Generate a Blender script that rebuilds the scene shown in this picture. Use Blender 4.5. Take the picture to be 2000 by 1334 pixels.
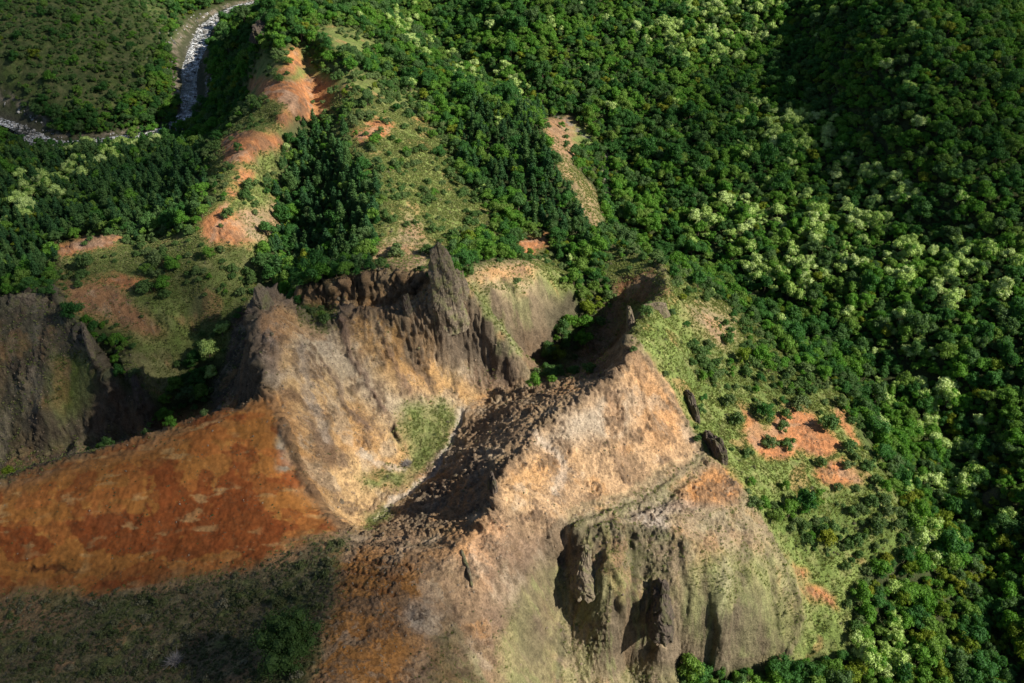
import bpy, math, random
import numpy as np
from mathutils import Vector

for _o in list(bpy.data.objects):
    bpy.data.objects.remove(_o)
scene = bpy.context.scene
COL = scene.collection
R = math.radians

# ------------------------------------------------------------------ camera
CAM_H, PITCH, FPX = 300.0, R(40.0), 1732.0          # metres above the valley floor, angle below the horizon
cam_d = bpy.data.cameras.new('camera')
cam_d.sensor_width = 36.0
cam_d.lens = 36.0 * FPX / 2000.0
cam_d.clip_start, cam_d.clip_end = 1.0, 12000.0
cam = bpy.data.objects.new('camera', cam_d)
COL.objects.link(cam)
cam.location = (0, 0, CAM_H)
cam.rotation_euler = (math.pi / 2 - PITCH, 0, 0)
scene.camera = cam

# ------------------------------------------------------------------ sky and sun
SUN_EL, SUN_AZ = R(38.0), R(-15.0)                   # azimuth measured from +X, negative = towards the camera
sun_dir = Vector((math.cos(SUN_EL) * math.cos(SUN_AZ), math.cos(SUN_EL) * math.sin(SUN_AZ), math.sin(SUN_EL)))
world = bpy.data.worlds.new('World')
scene.world = world
world.use_nodes = True
wn = world.node_tree.nodes
sky = wn.new('ShaderNodeTexSky')
sky.sky_type = 'NISHITA'
sky.sun_disc = False
sky.sun_elevation = SUN_EL
sky.sun_rotation = math.atan2(sun_dir.x, sun_dir.y)
sky.altitude = 900
bg = wn['Background']
bg.inputs['Strength'].default_value = 0.058
world.node_tree.links.new(sky.outputs[0], bg.inputs[0])
sun_d = bpy.data.lights.new('sun', 'SUN')
sun_d.energy, sun_d.angle, sun_d.color = 5.0, R(0.5), (1.0, 0.93, 0.82)
sun = bpy.data.objects.new('sun', sun_d)
COL.objects.link(sun)
sun.rotation_euler = sun_dir.to_track_quat('Z', 'Y').to_euler()
sun.location = sun_dir * 3000

vs = scene.view_settings
vs.view_transform, vs.look, vs.exposure, vs.gamma = 'Standard', 'None', 0.5, 1.0
vs.use_curve_mapping = False
scene.cycles.max_bounces = 4
scene.cycles.diffuse_bounces = 2
scene.cycles.glossy_bounces = 1
scene.cycles.transmission_bounces = 2
scene.cycles.volume_bounces = 0
scene.cycles.transparent_max_bounces = 12
scene.cycles.use_denoising = True

# ------------------------------------------------------------------ survey helpers
CP, SP = math.cos(PITCH), math.sin(PITCH)
def at(u, v, h):
    """the place at height h that the photograph shows at (u, v): the survey behind every control point"""
    x, y = (u - 1000.0) / FPX, -(v - 667.0) / FPX
    dx, dy, dz = x, CP + y * SP, -SP + y * CP
    t = (h - CAM_H) / dz
    return np.array((dx * t, dy * t, h))
def sheet(X, Y, Z):
    """survey coordinates (photo grid) of world points"""
    zz = Z - CAM_H
    d = Y * CP - zz * SP
    d = np.maximum(d, 1.0)
    return 1000.0 + FPX * X / d, 667.0 - FPX * (Y * SP + zz * CP) / d, d

_rs = np.random.RandomState(7)
_perm = np.concatenate([_rs.permutation(256)] * 3).astype(np.int32)
_ga = _rs.rand(256).astype(np.float32) * 2 * np.pi
_gx, _gy = np.cos(_ga), np.sin(_ga)
def perlin(x, y, seed=0):
    x = np.asarray(x, np.float32) + seed * 17.31
    y = np.asarray(y, np.float32) + seed * 9.77
    xi, yi = np.floor(x), np.floor(y)
    xf, yf = x - xi, y - yi
    xi = xi.astype(np.int32) & 255
    yi = yi.astype(np.int32) & 255
    u = xf * xf * xf * (xf * (xf * 6 - 15) + 10)
    w = yf * yf * yf * (yf * (yf * 6 - 15) + 10)
    def g(ix, iy, fx, fy):
        k = _perm[_perm[ix & 255] + (iy & 255)]
        return _gx[k] * fx + _gy[k] * fy
    a = g(xi, yi, xf, yf); b = g(xi + 1, yi, xf - 1, yf)
    c = g(xi, yi + 1, xf, yf - 1); d = g(xi + 1, yi + 1, xf - 1, yf - 1)
    return ((a + u * (b - a)) * (1 - w) + (c + u * (d - c)) * w) * 1.5
def fbm(x, y, octv=4, seed=0, gain=0.5):
    s, amp = 0, 1.0
    for i in range(octv):
        s = s + amp * perlin(x * 2 ** i, y * 2 ** i, seed + i * 3)
        amp *= gain
    return s
def ridged(x, y, octv=4, seed=0):
    s, amp = 0, 1.0
    for i in range(octv):
        s = s + amp * (1 - 2 * np.abs(perlin(x * 2 ** i, y * 2 ** i, seed + i * 3)))
        amp *= 0.5
    return s

# ------------------------------------------------------------------ relief: crests, gullies and spot heights (photo x, photo y, height in m)
LINES = [
 # crest of the orange ridge, then the rim of the bowl
 [(-250,1010,46),(-120,985,50),(0,945,53),(100,908,57),(200,885,60),(300,850,63),(400,815,66),(480,790,69),(530,772,72)],
 [(525,775,72),(555,830,69),(578,900,63),(608,960,57),(650,1012,54),(690,1042,53),(745,1046,53),(800,1045,54.5),(870,1042,58),(920,1036,62),(945,1030,65)],
 # hidden foot behind the orange crest
 [(-250,1000,-8),(0,930,-4),(200,872,4),(400,803,14),(480,778,26)],
 # left peak crest
 [(515,578,90),(498,610,88),(495,640,86),(508,710,79),(526,772,72)],
 # back rim of the bowl
 [(515,578,90),(555,600,84),(610,636,76),(655,632,76.5),(680,608,80),(730,612,79),(790,622,78),(840,606,80),(872,580,86)],
 # small gully behind the rim and the broken brown slope behind
 [(585,598,64),(640,606,64),(700,598,67),(770,598,69),(820,585,72)],
 [(590,566,70),(680,553,76),(760,535,80),(825,545,81)],
 # ridge falling from the spire to the right
 [(872,580,86),(900,562,86),(922,578,82),(950,620,74),(985,660,66),(1010,700,58),(1037,746,48)],
 # floor of the bowl
 [(1037,750,46),(960,778,46),(902,800,45.5),(885,860,44),(835,930,42),(780,972,40.5),(740,1010,40),(700,1030,40),(655,1005,45)],
 # broken crest on the right of the bowl
 [(1235,668,75),(1228,705,73),(1170,755,70),(1100,805,67),(1040,845,65),(1030,880,65),(995,915,66),(967,950,67),(970,985,66.5),(945,1030,65),(905,1065,66),(880,1100,67),(800,1140,69),(700,1185,72),(650,1250,76),(620,1334,80),(590,1450,86)],
 # upper lip of the broken slope
 [(1190,742,62),(1117,748,56),(1050,768,52),(960,782,47)],
 # the deep shaded bowl behind
 [(1195,535,44),(1150,600,38),(1100,645,32),(1078,700,25),(1078,740,21),(1120,730,20),(1180,700,24)],
 [(1030,580,58),(990,620,56),(1000,660,44),(1040,700,30)],
 [(940,590,66),(965,600,62),(975,630,54),(1010,690,36)],
 # spired crest on the right
 [(1185,480,42),(1235,498,47),(1290,517,51),(1305,570,60),(1266,606,70),(1240,640,74),(1235,668,75)],
 [(1200,560,44),(1205,620,34),(1195,690,28)],
 # right shoulder of bare rock
 [(1238,670,75),(1300,760,62),(1330,815,53),(1390,905,46),(1450,965,42),(1500,1045,31),(1545,1130,20),(1562,1200,11),(1540,1265,4)],
 # shallow trough above the buttress
 [(1090,1012,55),(1200,985,50),(1300,932,47),(1372,887,45)],
 # buttress top edge and its foot
 [(1128,1036,52),(1180,1030,52),(1230,1034,51),(1300,1040,49),(1340,1060,47)],
 [(1080,1028,56),(1100,1046,47),(1096,1100,38),(1100,1200,27),(1092,1334,18),(1090,1450,10)],
 [(1122,1060,46),(1130,1100,42),(1135,1160,35),(1140,1210,28)],
 [(1290,1110,41),(1292,1180,33),(1290,1262,20)],
 [(1258,1130,37),(1260,1200,28),(1270,1270,14)],
 [(1220,1300,6),(1330,1300,4),(1430,1305,1),(1530,1290,-1)],
 # gully between orange ridge and near slope
 [(-200,1180,34),(0,1165,40),(200,1160,45),(400,1138,51),(520,1095,55),(600,1060,57)],
 # river
 [(-200,205,-8),(0,232,-10),(55,252,-12),(90,282,-13),(180,280,-13),(300,262,-13),(348,242,-12),(378,205,-12),(375,145,-11),(372,100,-10),(400,50,-9),(455,18,-8),(560,-10,-6),(680,-60,-4)],
 # ridge A
 [(640,-60,60),(560,20,64),(525,48,70),(562,125,69),(582,195,67),(505,275,66),(445,350,66),(442,430,64),(470,480,58)],
 # left slope foot of ridge A
 [(420,215,0),(410,270,0),(330,300,-4),(180,315,-7),(0,300,-8)],
 # bare knoll on the left
 [(215,462,52),(160,475,53),(118,495,52),(125,540,46),(100,570,50)],
 [(105,470,16),(100,520,10),(80,560,8)],
 # gully with the dark forest, right of ridge A
 [(600,120,60),(610,230,54),(570,300,50),(560,400,46),(550,470,44),(585,530,48),(540,600,44),(480,600,40)],
 # meadow crest
 [(640,70,72),(690,200,66),(720,290,68),(740,370,71),(745,440,72),(740,510,71)],
 # gully between meadow and ridge B
 [(760,150,48),(830,230,46),(890,300,45),(940,360,43),(1000,430,41),(1070,470,41),(1120,540,42)],
 # ridge B
 [(800,90,42),(870,160,41),(960,200,41),(1050,243,46),(1092,300,45),(1140,370,41),(1172,440,35),(1180,480,33)],
 # stream right of ridge B
 [(780,20,30),(855,90,22),(1000,188,18),(1100,232,15),(1182,295,9),(1190,400,6),(1205,468,5),(1292,522,3),(1400,545,1),(1560,640,-1),(1700,760,-4),(1790,830,-7),(1872,860,-9),(1905,1000,-11),(1950,1100,-12),(1950,1290,-13),(1960,1450,-14)],
 # left dark ridge
 [(-200,620,46),(0,590,51),(60,576,53),(100,571,53),(150,640,46),(190,700,38),(215,735,32)],
 [(-200,600,0),(0,575,2),(60,560,5)],
 [(235,690,34),(265,745,28),(292,805,20)],
 [(225,740,22),(230,800,12),(215,850,6)],
 # gully floor left
 [(448,640,34),(425,690,28),(400,750,18),(330,850,5),(200,865,1),(0,905,-4),(-200,960,-10)],
 # bench edge against the forest at right
 [(1610,730,15),(1640,780,17),(1692,875,17),(1752,995,14),(1762,1060,11),(1690,1110,9),(1668,1210,3),(1640,1290,-3)],
 [(1665,770,4),(1722,870,2),(1785,990,0),(1795,1065,-1)],
 # hill top right
 [(1650,-60,66),(1710,30,72),(1702,120,62),(1745,210,54),(1800,300,46),(1880,390,40),(2000,430,40)],
 [(1540,60,34),(1580,180,28),(1640,310,24),(1740,420,22),(1880,490,24)],
]
SPOTS = [
 (700,700,68),(620,720,70),(600,800,64),(700,800,55),(800,720,59),(850,700,60),(900,700,56),(780,850,49),(690,900,50),(650,900,52),(740,660,73),(960,720,52),
 (880,640,70),(940,660,64),
 (900,900,52),(960,850,54),(850,980,49),(920,960,56),(1000,800,57),(900,1010,54),
 (1250,760,64),(1200,800,62.5),(1150,850,61),(1100,900,60),(1050,950,60),(1200,900,55.5),(1280,850,55),(1020,1000,62),(1150,950,54),
 (1250,1000,49.5),(1400,960,45),(1350,1000,46),(1400,1100,40.5),(1430,1200,26.5),(1350,1200,26.5),(1470,1120,33.5),(1400,1265,13),(1500,1245,9.5),(1450,1040,41),(1480,1285,3),
 (1180,1120,47),(1190,1220,33),(1215,1100,47),(1215,1180,38),(1340,1110,41),
 (1000,1100,59),(950,1200,56),(1000,1334,42),(1040,1200,42),(900,1334,58),(800,1250,66),(850,1200,65),(780,1400,70),(1000,1450,36),
 (1150,1334,12),(1250,1400,2),(1450,1400,-3),(1600,1400,-6),
 (0,1334,52),(300,1334,60),(450,1250,58),(200,1240,50),(560,1180,60),(0,1450,60),(300,1450,68),(-200,1334,44),
 (200,1000,55),(400,950,60),(480,880,65),(500,1000,59),(100,1080,47),(300,1080,51),(0,1050,48),(-200,1090,42),
 (1305,630,59),(1350,660,50),(1420,640,35),(1420,720,38),(1500,700,21),(1345,585,44),(1400,600,34),(1480,640,14),(1340,540,28),(1550,720,15),(1330,520,14),
 (1480,850,34),(1430,800,37),(1600,900,24),(1600,1000,22),(1650,1100,13),(1560,820,24),(1520,950,31),(1590,1150,12),(1620,1220,5),(1440,890,39),
 (1360,700,47),(1350,760,46),(1380,820,43),
 (1800,900,-3),(1850,1100,-5),(1800,1250,-8),(1750,1150,-4),(1700,1250,-7),(1820,760,-1),
 (1200,100,28),(1300,200,20),(1400,300,16),(1500,400,13),(1600,500,12),(1700,600,11),(1850,700,12),(2000,800,11),(1400,50,36),(1550,250,26),(1700,420,19),(1850,560,20),(2000,600,22),
 (1300,350,9),(1400,450,6),(1500,550,4),(1600,620,4),(1250,430,7),(1950,950,4),(2050,1100,-2),(2050,1300,-6),(2000,1200,-4),(2150,900,10),(2200,700,18),
 (1000,60,40),(1100,20,44),(950,120,28),(1050,150,25),(1150,230,16),(1000,0,46),
 (1800,60,78),(1900,20,82),(1900,200,66),(1990,300,52),(1780,150,68),(2100,100,70),(2150,300,44),(1850,300,48),(1950,380,44),(2250,150,52),(2250,400,26),
 (960,560,70),(930,510,72),(1050,530,62),(1110,560,50),(1130,530,48),(800,500,72),(820,420,64),(900,440,55),(880,490,70),(960,480,54),(1010,500,54),(950,420,47),(800,330,60),(850,380,56),
 (650,450,56),(650,350,58),(650,260,60),(680,530,66),(640,540,62),(620,480,52),
 (720,245,65),(800,250,58),(760,60,46),(700,20,56),(720,130,60),
 (500,380,60),(500,430,56),(510,330,56),(530,250,60),(640,160,62),(620,60,70),
 (400,560,50),(330,620,42),(240,600,45),(200,560,49),(250,660,38),(300,690,30),(420,500,57),(480,540,46),(350,520,54),(250,520,52),(380,640,32),(310,760,19),(350,730,20),(300,470,50),
 (470,120,20),(460,60,32),(430,160,2),(480,200,26),(450,260,24),
 (300,400,26),(350,330,20),(380,400,42),(200,400,12),(200,340,0),(50,450,6),(60,380,2),(300,450,40),(0,520,2),
 (50,700,34),(80,800,20),(50,870,6),(140,760,24),(150,860,6),(260,680,38),
 (0,0,42),(200,0,30),(0,100,30),(100,180,8),(300,150,0),(280,30,12),(150,90,22),(330,80,0),(250,210,-6),(100,215,-2),(-200,50,46),(-200,400,0),(-250,800,10),
]

# scarps: first photo point of a crest, which of its points, and the step down beside it in metres (x, y, z)
SCARPS = [((515,578,90), slice(0, 5), (-13, 5, -33)), ((1238,670,75), slice(4, 9), (7, 1, -6)), ((1235,668,75), slice(0, 1), (-9, 4, -20)), ((1185,480,42), slice(4, 7), (-8, 5, -18)),
          ((-200,620,46), slice(4, 7), (7, -2, -9)), ((1128,1036,52), slice(0, 4), (1, -6, -5))]
def relief_points():
    pts = []
    for ln in LINES:
        P = [at(*p) for p in ln]
        for a, b in zip(P[:-1], P[1:]):
            n = max(1, int(np.linalg.norm((b - a)[:2]) / 7.0))
            for k in range(n):
                pts.append((a + (b - a) * k / n, 1))
        pts.append((P[-1], 1))
    for first, sl, off in SCARPS:
        for ln in [l for l in LINES if l[0] == first and len(l) > 3][:1]:
            P = [at(*p) + np.array(off, float) for p in ln[sl]]
            for a, b in zip(P, P[1:] + P[-1:]):
                n = max(1, int(np.linalg.norm((b - a)[:2]) / 6.0))
                pts += [(a + (b - a) * k / n, 1) for k in range(n)]
    for s in SPOTS:
        pts.append((at(*s), 0))
    out = []
    for p, kind in pts:
        for q in out:
            if (p[0] - q[0]) ** 2 + (p[1] - q[1]) ** 2 < 2.2 ** 2:
                break
        else:
            out.append(p)
    # the land beyond the photograph
    for r, h0 in ((1500, 50), (2600, 120), (5200, 350)):
        for a in range(-80, 81, 20):
            x, y = r * math.sin(R(a)), r * math.cos(R(a))
            out.append(np.array((x, y, h0 + 40 * math.sin(a * 0.2))))
    for x, y, h in ((0, 30, 96), (-60, 40, 90), (70, 40, 70), (160, 60, 2), (-160, 60, 70), (300, 60, -10), (-300, 60, 40), (300, 200, -4), (420, 150, -6), (420, 260, -2), (420, 400, 8), (600, 500, 20), (700, 800, 30), (-330, 250, 10), (-420, 500, 60)):
        out.append(np.array((x, y, h), float))
    return np.array(out)

CTRL = relief_points()
def fit(C):
    n = len(C)
    D = np.sqrt(((C[:, None, :2] - C[None, :, :2]) ** 2).sum(-1))
    A = np.zeros((n + 3, n + 3))
    A[:n, :n] = -D + np.eye(n) * 0.06
    A[:n, n] = 1; A[:n, n + 1:] = C[:, :2] / 1000
    A[n:, :n] = A[:n, n:].T
    return np.linalg.solve(A, np.concatenate([C[:, 2], np.zeros(3)]))
WGT = fit(CTRL)
def base_height(X, Y):
    sh = X.shape
    X, Y = X.ravel().astype(np.float64), Y.ravel().astype(np.float64)
    out = np.empty(len(X))
    n = len(CTRL)
    cx, cy = CTRL[:, 0], CTRL[:, 1]
    c2 = cx * cx + cy * cy
    Ct = CTRL[:, :2].T.copy()
    for i in range(0, len(X), 20000):
        P = np.stack([X[i:i + 20000], Y[i:i + 20000]], 1)
        d = P @ Ct
        d *= -2
        d += (P * P).sum(1)[:, None]
        d += c2
        np.maximum(d, 0, out=d)
        np.sqrt(d, out=d)
        out[i:i + 20000] = -(d @ WGT[:n]) + WGT[n] + P @ WGT[n + 1:] / 1000
    return out.reshape(sh)

# grid of the land: fans out from below the camera so that near ground is finer than far ground
def spaced(segs):
    o = []
    for a, b, n in segs:
        o.append(np.linspace(a, b, n, endpoint=False))
    return np.concatenate(o + [[segs[-1][1]]])
QUICK = False
ncol, nrow = (480, 460) if QUICK else (1120, 1000)
PHI = np.radians(spaced([(-80, -50, 20), (-50, 50, ncol), (50, 80, 20)]))
LRAD = spaced([(math.log(12), math.log(95), 24), (math.log(95), math.log(360), int(nrow * .68)), (math.log(360), math.log(1150), int(nrow * .34)), (math.log(1150), math.log(6000), 24)])
RAD = np.exp(LRAD)
GX = RAD[:, None] * np.sin(PHI)[None]
GY = RAD[:, None] * np.cos(PHI)[None]
def half_then_fill(A_fn):
    """the smooth relief is worked out on every second row and column and filled in between"""
    nr_, nc_ = GX.shape
    ri = np.unique(np.append(np.arange(0, nr_, 2), nr_ - 1)); ci = np.unique(np.append(np.arange(0, nc_, 2), nc_ - 1))
    A = A_fn(GX[np.ix_(ri, ci)], GY[np.ix_(ri, ci)])
    fr = np.interp(np.arange(nr_), ri, np.arange(len(ri))); fc = np.interp(np.arange(nc_), ci, np.arange(len(ci)))
    r0 = np.minimum(fr.astype(int), len(ri) - 2); c0 = np.minimum(fc.astype(int), len(ci) - 2)
    a, b = (fr - r0)[:, None], (fc - c0)[None]
    T = A[r0] * (1 - a) + A[r0 + 1] * a
    return T[:, c0] * (1 - b) + T[:, c0 + 1] * b
HB = half_then_fill(base_height)

# ------------------------------------------------------------------ ground cover map
MW, MH, MO = 500, 334, 60                            # quarter-size sheet with a margin
_my, _mx = np.mgrid[0:MH + 2 * MO, 0:MW + 2 * MO]
_mu, _mv = (_mx - MO) * 4.0 + 2, (_my - MO) * 4.0 + 2
def raster(poly):
    P = np.array(poly, float)
    ins = np.zeros(_mu.shape, bool)
    for (x0, y0), (x1, y1) in zip(P, np.roll(P, -1, 0)):
        if y0 == y1:
            continue
        c = ((y0 > _mv) != (y1 > _mv)) & (_mu < (x1 - x0) * (_mv - y0) / (y1 - y0) + x0)
        ins ^= c
    return ins.astype(np.float32)
def blur(a, n):
    for _ in range(2):
        for ax in (0, 1):
            p = np.pad(a, [(n, n) if k == ax else (0, 0) for k in (0, 1)], mode='edge')
            c = np.cumsum(p, ax)
            c = np.insert(c, 0, 0, ax)
            a = (np.take(c, range(2 * n + 1, c.shape[ax]), ax) - np.take(c, range(0, c.shape[ax] - 2 * n - 1), ax)) / (2 * n + 1)
    return a
def look(a, u, v):
    x = np.clip(u / 4.0 + MO - 0.5, 0, a.shape[1] - 1.001)
    y = np.clip(v / 4.0 + MO - 0.5, 0, a.shape[0] - 1.001)
    xi, yi = x.astype(np.int32), y.astype(np.int32)
    fx, fy = x - xi, y - yi
    return (a[yi, xi] * (1 - fx) + a[yi, xi + 1] * fx) * (1 - fy) + (a[yi + 1, xi] * (1 - fx) + a[yi + 1, xi + 1] * fx) * fy

TAN, PINK, PEACH = (.46, .305, .15), (.43, .345, .235), (.50, .28, .125)
ORANGE, OCHRE, RED = (.48, .205, .085), (.32, .128, .03), (.20, .05, .013)
BROWN, DARK = (.19, .125, .075), (.075, .06, .045)
GRASS, GREEN, OLIVE = (.18, .225, .062), (.11, .17, .035), (.105, .13, .04)
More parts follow.
